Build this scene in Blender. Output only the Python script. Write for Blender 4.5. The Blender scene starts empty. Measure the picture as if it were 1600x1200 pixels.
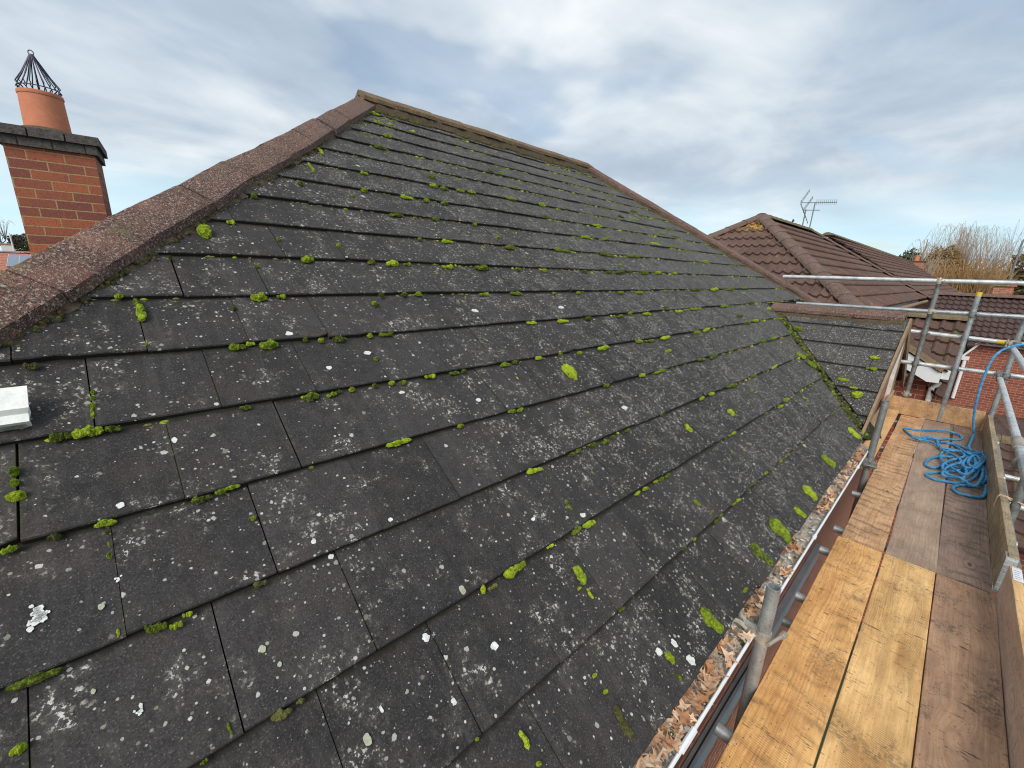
import bpy, bmesh, math, random
from mathutils import Vector, Matrix, noise
R = math.radians
sc = bpy.context.scene
col = sc.collection
random.seed(11)

# ------------------------------------------------------------------ camera
FPX, YAW, PITCH, ROLL = 654.11, R(46.38), R(15.265), R(1.999)
fwd = Vector((-math.sin(YAW)*math.cos(PITCH), math.cos(YAW)*math.cos(PITCH), -math.sin(PITCH)))
rt0 = Vector((math.cos(YAW), math.sin(YAW), 0)); up0 = rt0.cross(fwd)
rt = rt0*math.cos(ROLL)+up0*math.sin(ROLL); upv = -rt0*math.sin(ROLL)+up0*math.cos(ROLL)
cam = bpy.data.cameras.new('camera'); camo = bpy.data.objects.new('camera', cam); col.objects.link(camo)
camo.matrix_world = Matrix(((rt.x, upv.x, -fwd.x, 0), (rt.y, upv.y, -fwd.y, 0), (rt.z, upv.z, -fwd.z, 0), (0, 0, 0, 1)))
cam.sensor_width = 36.0; cam.lens = 36.0*FPX/1600.0
cam.clip_start = 0.05; cam.clip_end = 2000
sc.camera = camo

# ------------------------------------------------------------------ light and sky
SUN_EL, SUN_AZ = R(40), R(152)          # azimuth measured from +Y towards +X
sd = Vector((math.sin(SUN_AZ)*math.cos(SUN_EL), math.cos(SUN_AZ)*math.cos(SUN_EL), math.sin(SUN_EL)))
sl = bpy.data.lights.new('sun', 'SUN'); sl.energy = 2.2; sl.angle = R(32); sl.color = (1.0, 0.95, 0.88)
so = bpy.data.objects.new('sun', sl); col.objects.link(so); so.rotation_euler = sd.to_track_quat('Z', 'Y').to_euler()
sc.view_settings.view_transform = 'Standard'; sc.view_settings.look = 'None'
sc.view_settings.exposure = 0.34; sc.view_settings.gamma = 1.0
sc.cycles.pixel_filter_type = 'BLACKMAN_HARRIS'; sc.cycles.filter_width = 1.1

class NT:
    """small helper for node trees"""
    def __init__(s, tree): s.t = tree; s.n = tree.nodes; s.l = tree.links
    def new(s, t, **kw):
        n = s.n.new(t)
        for k, v in kw.items(): setattr(n, k, v)
        return n
    def put(s, sock, v):
        if v is None: return
        if hasattr(v, 'links') or isinstance(v, bpy.types.NodeSocket): s.l.new(v, sock)
        else:
            if isinstance(v, (tuple, list)) and len(v) == 3 and sock.type == 'RGBA': v = (*v, 1)
            sock.default_value = v
    def math(s, op, a, b=None, c=None, clamp=False):
        n = s.new('ShaderNodeMath', operation=op); n.use_clamp = clamp
        s.put(n.inputs[0], a); s.put(n.inputs[1], b); s.put(n.inputs[2], c)
        return n.outputs[0]
    def vmath(s, op, a, b=None):
        n = s.new('ShaderNodeVectorMath', operation=op); s.put(n.inputs[0], a); s.put(n.inputs[1], b)
        return n.outputs['Value'] if op in ('DOT_PRODUCT', 'LENGTH', 'DISTANCE') else n.outputs[0]
    def mix(s, f, a, b, blend='MIX'):
        n = s.new('ShaderNodeMix', data_type='RGBA', blend_type=blend)
        s.put(n.inputs[0], f); s.put(n.inputs[6], a); s.put(n.inputs[7], b)
        return n.outputs[2]
    def ramp(s, f, stops, interp='LINEAR'):
        n = s.new('ShaderNodeValToRGB'); e = n.color_ramp.elements; n.color_ramp.interpolation = interp
        while len(e) < len(stops): e.new(0.5)
        for el, (p, c) in zip(e, stops):
            el.position = p; el.color = (c, c, c, 1) if isinstance(c, (int, float)) else (*c, 1)
        s.put(n.inputs[0], f); return n.outputs[0]
    def step(s, f, a, b):
        n = s.new('ShaderNodeMapRange', interpolation_type='SMOOTHSTEP'); s.put(n.inputs[0], f); s.put(n.inputs[1], a); s.put(n.inputs[2], b)
        return n.outputs[0]
    def noise(s, co, scale, detail=3, rough=0.55, dist=0.0):
        n = s.new('ShaderNodeTexNoise'); s.put(n.inputs['Vector'], co); s.put(n.inputs['Scale'], scale)
        n.inputs['Detail'].default_value = detail; n.inputs['Roughness'].default_value = rough; n.inputs['Distortion'].default_value = dist
        return n.outputs['Fac'], n.outputs['Color']
    def voro(s, co, scale, rnd=1.0, feature='F1'):
        n = s.new('ShaderNodeTexVoronoi', feature=feature); s.put(n.inputs['Vector'], co); s.put(n.inputs['Scale'], scale); n.inputs['Randomness'].default_value = rnd
        return n.outputs['Distance'], (n.outputs['Color'] if feature == 'F1' else None)
    def scale(s, co, v):
        return s.vmath('MULTIPLY', co, v)
    def sep(s, v):
        n = s.new('ShaderNodeSeparateXYZ'); s.put(n.inputs[0], v); return n.outputs

W = bpy.data.worlds.new('World'); sc.world = W; W.use_nodes = True
w = NT(W.node_tree); w.n.clear()
sky = w.new('ShaderNodeTexSky', sky_type='NISHITA'); sky.sun_disc = False; sky.sun_elevation = SUN_EL; sky.sun_rotation = SUN_AZ
sky.air_density = 1.2; sky.dust_density = 1.5
gen = w.new('ShaderNodeTexCoord').outputs['Generated']
dx, dy, dz = w.sep(gen)
den = w.math('ADD', w.math('MAXIMUM', dz, 0.0), 0.16)
cmb = w.new('ShaderNodeCombineXYZ'); w.put(cmb.inputs[0], w.math('DIVIDE', dx, den)); w.put(cmb.inputs[1], w.math('DIVIDE', dy, den)); cmb.inputs[2].default_value = 3.7
cp = cmb.outputs[0]
big, _ = w.noise(cp, 0.62, 4, 0.5, 0.35)
mid, _ = w.noise(w.scale(cp, (1.0, 0.75, 1.0)), 1.7, 5, 0.55, 0.3)
shade = w.math('ADD', w.math('MULTIPLY', big, 0.62), w.math('MULTIPLY', mid, 0.38))
ccol = w.ramp(shade, [(0.38, (0.33, 0.41, 0.52)), (0.46, (0.445, 0.53, 0.625)), (0.54, (0.63, 0.695, 0.75)), (0.62, (0.83, 0.86, 0.88))])
# pale strip of clear sky low down
lowf = w.math('SUBTRACT', 1.0, w.step(w.math('ADD', dz, w.math('MULTIPLY', w.math('SUBTRACT', mid, 0.5), 0.12)), 0.05, 0.20))
strp, _ = w.noise(w.scale(gen, (1.2, 1.2, 16.0)), 1.6, 3, 0.5)
lowc = w.mix(strp, (0.46, 0.78, 0.93), (0.72, 0.85, 0.90))
ccol = w.mix(w.math('MULTIPLY', lowf, 0.92), ccol, lowc)
cov_n, _ = w.noise(w.scale(cp, (1.0, 1.0, 0.7)), 0.9, 4, 0.5, 0.2)
cover = w.math('MAXIMUM', w.step(cov_n, 0.33, 0.47), 0.55)
b1 = w.new('ShaderNodeBackground'); w.put(b1.inputs[0], sky.outputs[0]); b1.inputs[1].default_value = 0.11
b2 = w.new('ShaderNodeBackground'); w.put(b2.inputs[0], ccol); b2.inputs[1].default_value = 0.92
mx = w.new('ShaderNodeMixShader'); w.put(mx.inputs[0], cover); w.l.new(b1.outputs[0], mx.inputs[1]); w.l.new(b2.outputs[0], mx.inputs[2])
wo = w.new('ShaderNodeOutputWorld'); w.l.new(mx.outputs[0], wo.inputs[0])

# ------------------------------------------------------------------ measured geometry of the roof (metres, camera at the origin)
XE, ZE, AL, G = -0.3589, -1.3190, R(33.438), 0.3060
ZP = -1.594                                   # top of the scaffold deck
GROUND = -6.3
CA, SA = math.cos(AL), math.sin(AL)
ES = Vector((-CA, 0, SA)); EY = Vector((0, 1, 0)); NR = Vector((SA, 0, CA))
E0 = Vector((XE, 0, ZE))
def RP(y, s, h=0.0): return E0 + EY*y + ES*s + NR*h
def ray(px, py): return fwd + rt*((px-800)/FPX) - upv*((py-600)/FPX)
def hit(px, py, p0, n):
    d = ray(px, py); return d*(p0.dot(n)/d.dot(n))
def on_roof(px, py, h=0.0):
    p = hit(px, py, E0+NR*h, NR); q = p-E0
    return q.y, q.dot(ES)
def on_z(px, py, z): return hit(px, py, Vector((0, 0, z)), Vector((0, 0, 1)))
AX, AZ = -4.93, 1.70                          # apex line of the main roof
YA, YB = 2.32, 6.25                           # ridge ends
HK_L, HK_R = 0.93, 0.78                       # plan slope of the two hips
SR = (XE-AX)/CA                               # slope length eave to ridge
GA = Vector((-1.77, 6.6, -0.387))             # top of the cross gable, where it meets the main roof
GT = 0.893/1.74; GAN = math.atan(GT); GCA, GSA = math.cos(GAN), math.sin(GAN)
GX = -0.40                                    # verge of the gable

# ------------------------------------------------------------------ materials
MATS = {}
def principled(name, rough=0.8, metal=0.0):
    m = bpy.data.materials.new(name); m.use_nodes = True
    t = NT(m.node_tree); b = m.node_tree.nodes['Principled BSDF']
    b.inputs['Roughness'].default_value = rough; b.inputs['Metallic'].default_value = metal
    MATS[name] = m
    return m, t, b
def geo_pos(t): return t.new('ShaderNodeNewGeometry').outputs['Position']
def obj_co(t): return t.new('ShaderNodeTexCoord').outputs['Object']
def bump(t, b, h, strength=0.4, dist=0.01):
    n = t.new('ShaderNodeBump'); n.inputs['Strength'].default_value = strength; n.inputs['Distance'].default_value = dist
    t.put(n.inputs['Height'], h); t.l.new(n.outputs[0], b.inputs['Normal'])

def plain(name, c, rough=0.7, metal=0.0, var=0.25, sc_=8.0, bmp=0.0, fine=60.0):
    m, t, b = principled(name, rough, metal)
    p = geo_pos(t)
    f, _ = t.noise(p, sc_, 4, 0.6); g, _ = t.noise(p, fine, 3, 0.6)
    k = t.math('ADD', t.math('MULTIPLY', f, 0.6), t.math('MULTIPLY', g, 0.4))
    lo = tuple(x*(1-var) for x in c); hi = tuple(min(1, x*(1+var)) for x in c)
    t.put(b.inputs['Base Color'], t.ramp(k, [(0.3, lo), (0.7, hi)]))
    if bmp: bump(t, b, g, bmp, 0.004)
    return m

def lichen_spots(t, p, scale, rmin, rmax, keep, wob):
    """mask of roundish spots: a share KEEP of the cells carries one, its radius random"""
    d, c = t.voro(p, scale)
    cx, cy, cz = t.sep(c)
    r = t.math('ADD', t.math('MULTIPLY', t.math('POWER', cx, 2.0), rmax-rmin), rmin)
    r = t.math('MULTIPLY', r, t.step(cy, t.math('SUBTRACT', 1.0, keep), t.math('SUBTRACT', 1.02, keep)))
    dd = t.math('ADD', d, wob)
    return t.math('SUBTRACT', 1.0, t.step(dd, t.math('SUBTRACT', r, 0.035), t.math('ADD', r, 0.012))), cz

def tile_material(name, c_lo, c_hi, dens=1.0):
    m, t, b = principled(name, 0.82)
    p = geo_pos(t)
    at = t.new('ShaderNodeAttribute'); at.attribute_name = 'tile_rand'
    ra = at.outputs['Fac']
    uvn = t.new('ShaderNodeUVMap'); uvn.uv_map = 'UVMap'
    u, v, _ = t.sep(uvn.outputs[0])
    x, y, z = t.sep(p)
    f1, _ = t.noise(p, 3.2, 4, 0.6); f2, _ = t.noise(p, 24, 5, 0.7); f3, _ = t.noise(p, 120, 4, 0.8); f4, _ = t.noise(p, 230, 2, 0.6)
    k = t.math('ADD', t.math('ADD', t.math('MULTIPLY', f1, 0.20), t.math('MULTIPLY', f2, 0.33)), t.math('ADD', t.math('MULTIPLY', f3, 0.40), t.math('MULTIPLY', ra, 0.10)))
    c = t.ramp(k, [(0.39, c_lo), (0.50, tuple((a_+b_)/2 for a_, b_ in zip(c_lo, c_hi))), (0.60, c_hi)])
    f5, _ = t.noise(p, 5.5, 4, 0.65, 0.4)
    c = t.mix(t.math('MULTIPLY', t.step(f5, 0.50, 0.72), 0.6), c, (0.058, 0.043, 0.037))
    c = t.mix(t.math('MULTIPLY', t.step(f4, 0.59, 0.68), 0.45), c, (0.17, 0.16, 0.15))
    c = t.mix(t.math('MULTIPLY', t.math('SUBTRACT', 1.0, t.step(f4, 0.34, 0.44)), 0.6), c, (0.010, 0.009, 0.009))
    # lichen: thin on the near tiles, dense farther along and up the roof
    far = t.step(t.math('ADD', y, t.math('MULTIPLY', z, 0.5)), 0.0, 4.0)
    patch, _ = t.noise(p, 2.1, 3, 0.6); patch2, _ = t.noise(p, 8.5, 4, 0.65)
    wob_n, _ = t.noise(p, 95, 4, 0.7); wob = t.math('MULTIPLY', t.math('SUBTRACT', wob_n, 0.5), 0.42)
    pm = t.step(patch, 0.42, 0.66)
    dn = t.math('MULTIPLY', t.math('ADD', t.math('ADD', 0.16, t.math('MULTIPLY', far, 0.50)), t.math('MULTIPLY', pm, 0.24)), dens)
    # crusts broken into ragged flecks
    cr1, _ = t.noise(p, 105, 3, 0.6); cr2, _ = t.noise(p, 40, 4, 0.65)
    lo_ = t.math('SUBTRACT', 0.555, t.math('ADD', t.math('MULTIPLY', far, 0.045), t.math('MULTIPLY', pm, 0.06)))
    zone = t.step(patch2, lo_, t.math('ADD', lo_, 0.14))
    crust = t.math('MULTIPLY', t.math('MULTIPLY', t.step(cr1, 0.52, 0.57), t.step(cr2, 0.48, 0.55)), zone)
    c = t.mix(t.math('MULTIPLY', t.math('MULTIPLY', t.step(patch2, t.math('SUBTRACT', lo_, 0.06), t.math('ADD', lo_, 0.10)), t.step(cr2, 0.40, 0.58)), 0.26), c, (0.125, 0.112, 0.092))
    st_, _ = t.noise(t.scale(p, (2.0, 26.0, 2.0)), 1.0, 4, 0.6)
    c = t.mix(t.math('MULTIPLY', t.step(st_, 0.52, 0.70), 0.35), c, (0.022, 0.019, 0.018))
    c = t.mix(t.math('MULTIPLY', t.math('SUBTRACT', 1.0, t.step(st_, 0.32, 0.46)), 0.18), c, (0.10, 0.092, 0.085))
    cc_, _ = t.noise(p, 33, 2, 0.5)
    c = t.mix(t.math('MULTIPLY', crust, t.math('SUBTRACT', 0.88, t.math('MULTIPLY', far, 0.38))), c, t.mix(t.step(cc_, 0.38, 0.56), (0.25, 0.23, 0.17), (0.62, 0.60, 0.55)))
    s1, z1 = lichen_spots(t, p, 12.0, 0.05, 0.22, t.math('MULTIPLY', dn, 0.26), wob)
    s2, z2 = lichen_spots(t, t.vmath('ADD', p, (3.1, 1.7, 0.4)), 31.0, 0.06, 0.25, t.math('MULTIPLY', dn, 0.85), wob)
    s3, z3 = lichen_spots(t, t.vmath('ADD', p, (1.3, 7.7, 2.4)), 66.0, 0.10, 0.33, t.math('MULTIPLY', dn, 1.2), wob)
    s4, z4 = lichen_spots(t, t.vmath('ADD', p, (5.3, 2.7, 9.4)), 9.0, 0.03, 0.13, 0.03, wob)
    wob2 = t.math('MULTIPLY', t.math('SUBTRACT', wob_n, 0.5), 0.75)
    keep5 = t.math('ADD', t.math('ADD', 0.05, t.math('MULTIPLY', far, 0.50)), t.math('MULTIPLY', pm, 0.22))
    s5, z5 = lichen_spots(t, t.vmath('ADD', p, (2.7, 4.1, 6.2)), 42.0, 0.10, 0.36, keep5, wob2)
    s6, z6 = lichen_spots(t, t.vmath('ADD', p, (8.3, 0.6, 3.3)), 92.0, 0.16, 0.40, keep5, wob)
    pale = lambda zz: t.mix(zz, (0.20, 0.20, 0.145), (0.60, 0.60, 0.56))
    c = t.mix(t.math('MULTIPLY', s6, 0.75), c, t.mix(z6, (0.17, 0.16, 0.13), (0.46, 0.45, 0.42)))
    c = t.mix(t.math('MULTIPLY', s5, 0.8), c, t.mix(z5, (0.16, 0.155, 0.115), (0.54, 0.53, 0.49)))
    c = t.mix(t.math('MULTIPLY', s3, 0.85), c, pale(z3))
    c = t.mix(t.math('MULTIPLY', s2, 0.88), c, pale(z2))
    hole = t.step(cr1, 0.40, 0.47)
    c = t.mix(t.math('MULTIPLY', t.math('MULTIPLY', s1, hole), 0.88), c, pale(z1))
    c = t.mix(t.math('MULTIPLY', s4, hole), c, (0.42, 0.24, 0.03))
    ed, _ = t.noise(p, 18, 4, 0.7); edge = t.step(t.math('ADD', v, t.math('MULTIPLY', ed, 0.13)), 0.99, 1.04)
    c = t.mix(t.math('MULTIPLY', edge, 0.9), c, (0.014, 0.013, 0.007))  # algae dirt plus a painted shadow line under the course above
    butt = t.math('SUBTRACT', 1.0, t.step(v, -0.15, -0.10))      # butt ends darkened: black grime plus painted shade of the course lines
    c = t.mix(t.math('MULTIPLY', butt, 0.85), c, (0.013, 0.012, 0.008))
    # joints collect green algae here and there
    gj, _ = t.noise(p, 6, 3, 0.6)
    jn = t.math('MULTIPLY', t.math('SUBTRACT', 1.0, t.step(t.math('MINIMUM', u, t.math('SUBTRACT', 1.0, u)), 0.0, 0.035)), t.step(gj, 0.5, 0.62))
    c = t.mix(t.math('MULTIPLY', jn, 0.4), c, (0.045, 0.048, 0.018))
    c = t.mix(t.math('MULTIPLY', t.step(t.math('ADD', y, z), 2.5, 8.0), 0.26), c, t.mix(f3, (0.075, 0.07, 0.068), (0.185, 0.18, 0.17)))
    mg, _ = t.noise(p, 9, 4, 0.7)
    film = t.math('MULTIPLY', t.step(mg, 0.58, 0.70), t.math('MULTIPLY', t.step(y, 3.0, 7.0), 0.6))
    c = t.mix(film, c, (0.12, 0.13, 0.035))
    t.put(b.inputs['Base Color'], c)
    hgt = t.math('ADD', t.math('MULTIPLY', f3, 0.6), t.math('ADD', t.math('MULTIPLY', f4, 0.4), t.math('MULTIPLY', t.math('MAXIMUM', crust, t.math('MAXIMUM', s2, s3)), 0.5)))
    bump(t, b, hgt, 0.75, 0.004)
    b.inputs['Specular IOR Level'].default_value = 0.35
    return m

def red_concrete(name, lo, hi, grey=(0.36, 0.285, 0.245)):
    m, t, b = principled(name, 0.9)
    p = geo_pos(t)
    a, _ = t.noise(p, 4, 4, 0.6); g, _ = t.noise(p, 105, 3, 0.7); h, _ = t.noise(p, 230, 2, 0.7); q, _ = t.noise(p, 18, 5, 0.7)
    c = t.ramp(t.math('ADD', t.math('MULTIPLY', a, 0.5), t.math('MULTIPLY', q, 0.5)), [(0.38, lo), (0.62, hi)])
    d, _ = t.noise(t.vmath('ADD', p, (4, 4, 4)), 95, 3, 0.7); d2, _ = t.noise(p, 9, 3, 0.6)
    c = t.mix(t.math('MULTIPLY', t.math('MULTIPLY', t.step(d, 0.45, 0.55), t.step(d2, 0.28, 0.55)), 0.92), c, (0.040, 0.026, 0.023))
    c = t.mix(t.math('MULTIPLY', t.step(g, 0.55, 0.64), 0.9), c, grey)
    c = t.mix(t.math('MULTIPLY', t.step(h, 0.61, 0.68), 0.85), c, (0.52, 0.46, 0.40))
    wn, _ = t.noise(p, 60, 3, 0.6); wob = t.math('MULTIPLY', t.math('SUBTRACT', wn, 0.5), 0.30)
    s1, z1 = lichen_spots(t, p, 21, 0.04, 0.17, 0.35, wob)
    c = t.mix(t.math('MULTIPLY', s1, 0.6), c, t.mix(z1, (0.26, 0.24, 0.15), (0.50, 0.48, 0.40)))
    mo, _ = t.noise(p, 7.5, 4, 0.7)
    c = t.mix(t.math('MULTIPLY', t.step(mo, 0.57, 0.70), 0.7), c, (0.16, 0.13, 0.055))
    t.put(b.inputs['Base Color'], c)
    bump(t, b, t.math('ADD', g, t.math('ADD', d, t.math('MULTIPLY', h, 0.6))), 0.9, 0.006)
    return m

def wood(name, lo, hi, dirt=0.4, saw=0.0, grey=0.0, knots=0.6, bands=0.0):
    """plank: grain runs along the object's own Y. SAW = fine ridges left by the saw, BANDS = darker waves across the plank"""
    m, t, b = principled(name, 0.68)
    o = obj_co(t); oi = t.new('ShaderNodeObjectInfo').outputs['Random']
    cm = t.new('ShaderNodeCombineXYZ'); t.put(cm.inputs[0], t.math('MULTIPLY', oi, 7.0)); t.put(cm.inputs[1], t.math('MULTIPLY', oi, 31.0)); t.put(cm.inputs[2], t.math('MULTIPLY', oi, 3.0))
    p = t.vmath('ADD', o, cm.outputs[0])
    px, py, pz = t.sep(p)
    kd, kc = t.voro(t.scale(p, (5.2, 2.3, 5.2)), 1.0)
    kx, ky, _ = t.sep(kc)
    has = t.step(ky, 1-knots, 1.02-knots)
    pull = t.math('MULTIPLY', t.math('SUBTRACT', 1.0, t.step(kd, 0.0, 0.45)), has)
    wv, _ = t.noise(t.scale(p, (3.0, 0.7, 3.0)), 1.3, 3, 0.5)
    w2, _ = t.noise(t.scale(p, (14, 2.2, 14)), 1.0, 3, 0.6)
    gx = t.math('ADD', px, t.math('ADD', t.math('MULTIPLY', wv, 0.085), t.math('ADD', t.math('MULTIPLY', w2, 0.016), t.math('MULTIPLY', pull, 0.05))))
    ringw = t.math('ADD', t.math('MULTIPLY', t.math('SINE', t.math('ADD', t.math('MULTIPLY', gx, 390.0), t.math('MULTIPLY', w2, 7.0))), 0.5), 0.5)
    ringw = t.math('POWER', ringw, 2.5)
    cg = t.new('ShaderNodeCombineXYZ'); t.put(cg.inputs[0], gx); t.put(cg.inputs[1], py); t.put(cg.inputs[2], pz)
    g1, _ = t.noise(t.scale(cg.outputs[0], (60, 1.4, 40)), 1.0, 4, 0.65)
    g2, _ = t.noise(t.scale(cg.outputs[0], (300, 9, 120)), 1.0, 3, 0.65)
    blot, _ = t.noise(t.scale(p, (7, 3.2, 7)), 1.0, 5, 0.65)
    k = t.math('ADD', t.math('MULTIPLY', g1, 0.24), t.math('ADD', t.math('MULTIPLY', g2, 0.26), t.math('MULTIPLY', blot, 0.50)))
    c = t.ramp(k, [(0.37, lo), (0.60, hi)])
    lat, _ = t.noise(t.scale(p, (5, 1.2, 5)), 1.0, 2, 0.5)
    c = t.mix(t.math('MULTIPLY', t.math('MULTIPLY', ringw, t.step(lat, 0.42, 0.6)), 0.13), c, tuple(x*0.55 for x in lo))
    c = t.mix(t.math('MULTIPLY', pull, 0.35), c, tuple(min(1, x*1.15) for x in hi))
    kn, _ = t.noise(p, 60, 3, 0.7)
    kk = t.math('ADD', kd, t.math('MULTIPLY', t.math('SUBTRACT', kn, 0.5), 0.06))
    c = t.mix(t.math('MULTIPLY', t.math('MULTIPLY', t.math('SUBTRACT', 1.0, t.step(kk, 0.035, 0.075)), has), 0.85), c, tuple(x*0.30 for x in lo))
    arc = t.math('MULTIPLY', t.math('MULTIPLY', t.step(kk, 0.10, 0.15), t.math('SUBTRACT', 1.0, t.step(kk, 0.15, 0.20))), has)
    c = t.mix(t.math('MULTIPLY', arc, 0.3), c, tuple(x*0.6 for x in lo))
    wg, _ = t.noise(t.scale(p, (8, 1.8, 8)), 1.0, 5, 0.65)
    c = t.mix(t.math('MULTIPLY', t.step(wg, 0.46, 0.62), grey), c, tuple(0.62*x+0.045 for x in lo))
    hgt = t.math('ADD', g1, t.math('MULTIPLY', ringw, -0.4))
    if bands:
        bn, _ = t.noise(t.scale(p, (6, 2.0, 6)), 1.0, 4, 0.6)
        ph = t.math('ADD', t.math('MULTIPLY', py, 62.0), t.math('ADD', t.math('MULTIPLY', bn, 13.0), t.math('MULTIPLY', px, 9.0)))
        bw = t.math('POWER', t.math('ADD', t.math('MULTIPLY', t.math('SINE', ph), 0.5), 0.5), 3.0)
        bm_, _ = t.noise(p, 7.0, 3, 0.6)
        bf = t.math('MULTIPLY', bw, t.step(bm_, 0.40, 0.60))
        c = t.mix(t.math('MULTIPLY', bf, bands), c, tuple(x*0.33 for x in lo))
        hgt = t.math('SUBTRACT', hgt, t.math('MULTIPLY', bf, 0.6))
    # thin dark cuts and trodden-in grit, mostly across the grain
    sn, _ = t.noise(t.scale(p, (13, 85, 13)), 1.0, 3, 0.6, 1.2); sm, _ = t.noise(p, 9.0, 3, 0.6)
    scr = t.math('MULTIPLY', t.step(sn, 0.60, 0.66), t.step(sm, 0.46, 0.58))
    c = t.mix(t.math('MULTIPLY', scr, min(1, dirt*1.2)), c, (0.05, 0.034, 0.025))
    dn, _ = t.noise(t.scale(p, (5, 3, 5)), 1.0, 5, 0.65); d2, _ = t.noise(p, 70, 4, 0.75)
    c = t.mix(t.math('MULTIPLY', t.math('MULTIPLY', t.step(dn, 0.53, 0.66), t.step(d2, 0.40, 0.62)), dirt*0.8), c, (0.06, 0.045, 0.036))
    sp, _ = t.noise(p, 110, 2, 0.5)
    c = t.mix(t.math('MULTIPLY', t.step(sp, 0.66, 0.71), min(1, dirt*1.4)), c, (0.045, 0.032, 0.026))
    pl_, _ = t.noise(t.vmath('ADD', p, (9, 2, 5)), 60, 3, 0.7)
    c = t.mix(t.math('MULTIPLY', t.step(pl_, 0.60, 0.70), 0.25), c, tuple(min(1, x*1.4) for x in hi))
    # a few splashes of mortar and paint
    v3, vc = t.voro(p, 9.0); vx, vy, _ = t.sep(vc)
    c = t.mix(t.math('MULTIPLY', t.math('SUBTRACT', 1.0, t.step(t.math('ADD', v3, t.math('MULTIPLY', kn, 0.06)), 0.055, 0.075)), t.step(vx, 0.86, 0.87)), c, (0.60, 0.58, 0.54))
    if saw:
        se, _ = t.noise(t.scale(p, (3, 1.0, 3)), 1.0, 3, 0.6)
        sw = t.math('ADD', t.math('MULTIPLY', t.math('SINE', t.math('ADD', t.math('MULTIPLY', py, 640.0), t.math('ADD', t.math('MULTIPLY', px, 50.0), t.math('MULTIPLY', se, 14.0)))), 0.5), 0.5)
        sa_, _ = t.noise(t.scale(p, (11, 2.0, 11)), 1.0, 3, 0.6)
        mk = t.math('MULTIPLY', t.step(sa_, 0.42, 0.58), saw)
        c = t.mix(t.math('MULTIPLY', t.math('MULTIPLY', t.math('SUBTRACT', 1.0, sw), mk), 0.62), c, tuple(x*0.45 for x in lo))
        hgt = t.math('ADD', hgt, t.math('MULTIPLY', sw, mk))
    t.put(b.inputs['Base Color'], c)
    bump(t, b, t.math('ADD', hgt, t.math('MULTIPLY', d2, 0.4)), 0.5, 0.004)
    return m

def brick(name, c1, c2, mortar, scale_u=1.0, dirt=0.3):
    m, t, b = principled(name, 0.85)
    uvn = t.new('ShaderNodeUVMap'); uvn.uv_map = 'UVMap'; uv = uvn.outputs[0]
    p = geo_pos(t)
    wn, wc = t.noise(p, 30, 3, 0.6)
    uvw = t.vmath('ADD', uv, t.scale(t.vmath('SUBTRACT', wc, (0.5, 0.5, 0.5)), (0.006, 0.006, 0)))
    br = t.new('ShaderNodeTexBrick'); t.put(br.inputs['Vector'], uvw)
    br.inputs['Scale'].default_value = 1.0; br.inputs['Brick Width'].default_value = 0.225*scale_u; br.inputs['Row Height'].default_value = 0.075*scale_u
    br.inputs['Mortar Size'].default_value = 0.0055*scale_u; br.inputs['Mortar Smooth'].default_value = 0.25; br.inputs['Bias'].default_value = 0.0
    t.put(br.inputs['Color1'], c1); t.put(br.inputs['Color2'], c2); t.put(br.inputs['Mortar'], mortar)
    f, _ = t.noise(p, 90, 4, 0.7); g, _ = t.noise(p, 9, 3, 0.6)
    c = t.mix(t.math('MULTIPLY', t.step(f, 0.48, 0.68), 0.55), br.outputs['Color'], tuple(x*0.35 for x in c2))
    g2_, _ = t.noise(t.vmath('ADD', p, (2, 5, 1)), 38, 4, 0.7)
    c = t.mix(t.math('MULTIPLY', t.step(g2_, 0.54, 0.68), 0.3), c, tuple(min(1, x*1.5) for x in c1))
    c = t.mix(t.math('MULTIPLY', t.step(g, 0.5, 0.75), dirt), c, (0.09, 0.06, 0.055))
    t.put(b.inputs['Base Color'], c)
    bump(t, b, t.math('SUBTRACT', t.math('MULTIPLY', f, 0.3), br.outputs['Fac']), 0.7, 0.006)
    return m

M = {}
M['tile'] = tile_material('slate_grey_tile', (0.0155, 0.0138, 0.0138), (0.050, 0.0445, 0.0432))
M['underlay'] = plain('roof_underlay', (0.012, 0.011, 0.010), 0.95)
M['hip'] = red_concrete('red_ridge_tile', (0.105, 0.050, 0.035), (0.215, 0.100, 0.068), (0.42, 0.33, 0.285))
M['ridge'] = red_concrete('mossy_red_ridge', (0.14, 0.080, 0.036), (0.26, 0.155, 0.068), (0.36, 0.31, 0.18))
M['hip_side'] = M['hip']
M['mortar'] = plain('ridge_mortar', (0.085, 0.062, 0.036), 0.95, var=0.7, sc_=45, bmp=0.9, fine=120)
M['brick'] = brick('house_brick', (0.50, 0.16, 0.085), (0.34, 0.10, 0.06), (0.60, 0.52, 0.42))
M['chim_brick'] = brick('chimney_brick', (0.42, 0.12, 0.05), (0.20, 0.062, 0.05), (0.40, 0.27, 0.125), dirt=0.25)
M['far_brick'] = brick('neighbour_brick', (0.33, 0.095, 0.055), (0.22, 0.055, 0.035), (0.50, 0.36, 0.27), dirt=0.15)
M['cap'] = plain('chimney_cap_brick', (0.085, 0.073, 0.066), 0.9, var=0.6, sc_=30, bmp=0.9)
M['pot'] = plain('terracotta', (0.56, 0.20, 0.105), 0.8, var=0.15, sc_=12)
M['wire'] = plain('dark_wire', (0.06, 0.06, 0.085), 0.45, 0.7)
M['upvc'] = plain('white_plastic', (0.78, 0.79, 0.80), 0.35, var=0.05)
M['upvc_dirty'] = plain('stained_white_plastic', (0.62, 0.61, 0.58), 0.5, var=0.3, sc_=14)
M['offcut'] = plain('weathered_white_plastic', (0.74, 0.74, 0.70), 0.5, var=0.16, sc_=30, bmp=0.2, fine=140)
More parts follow.
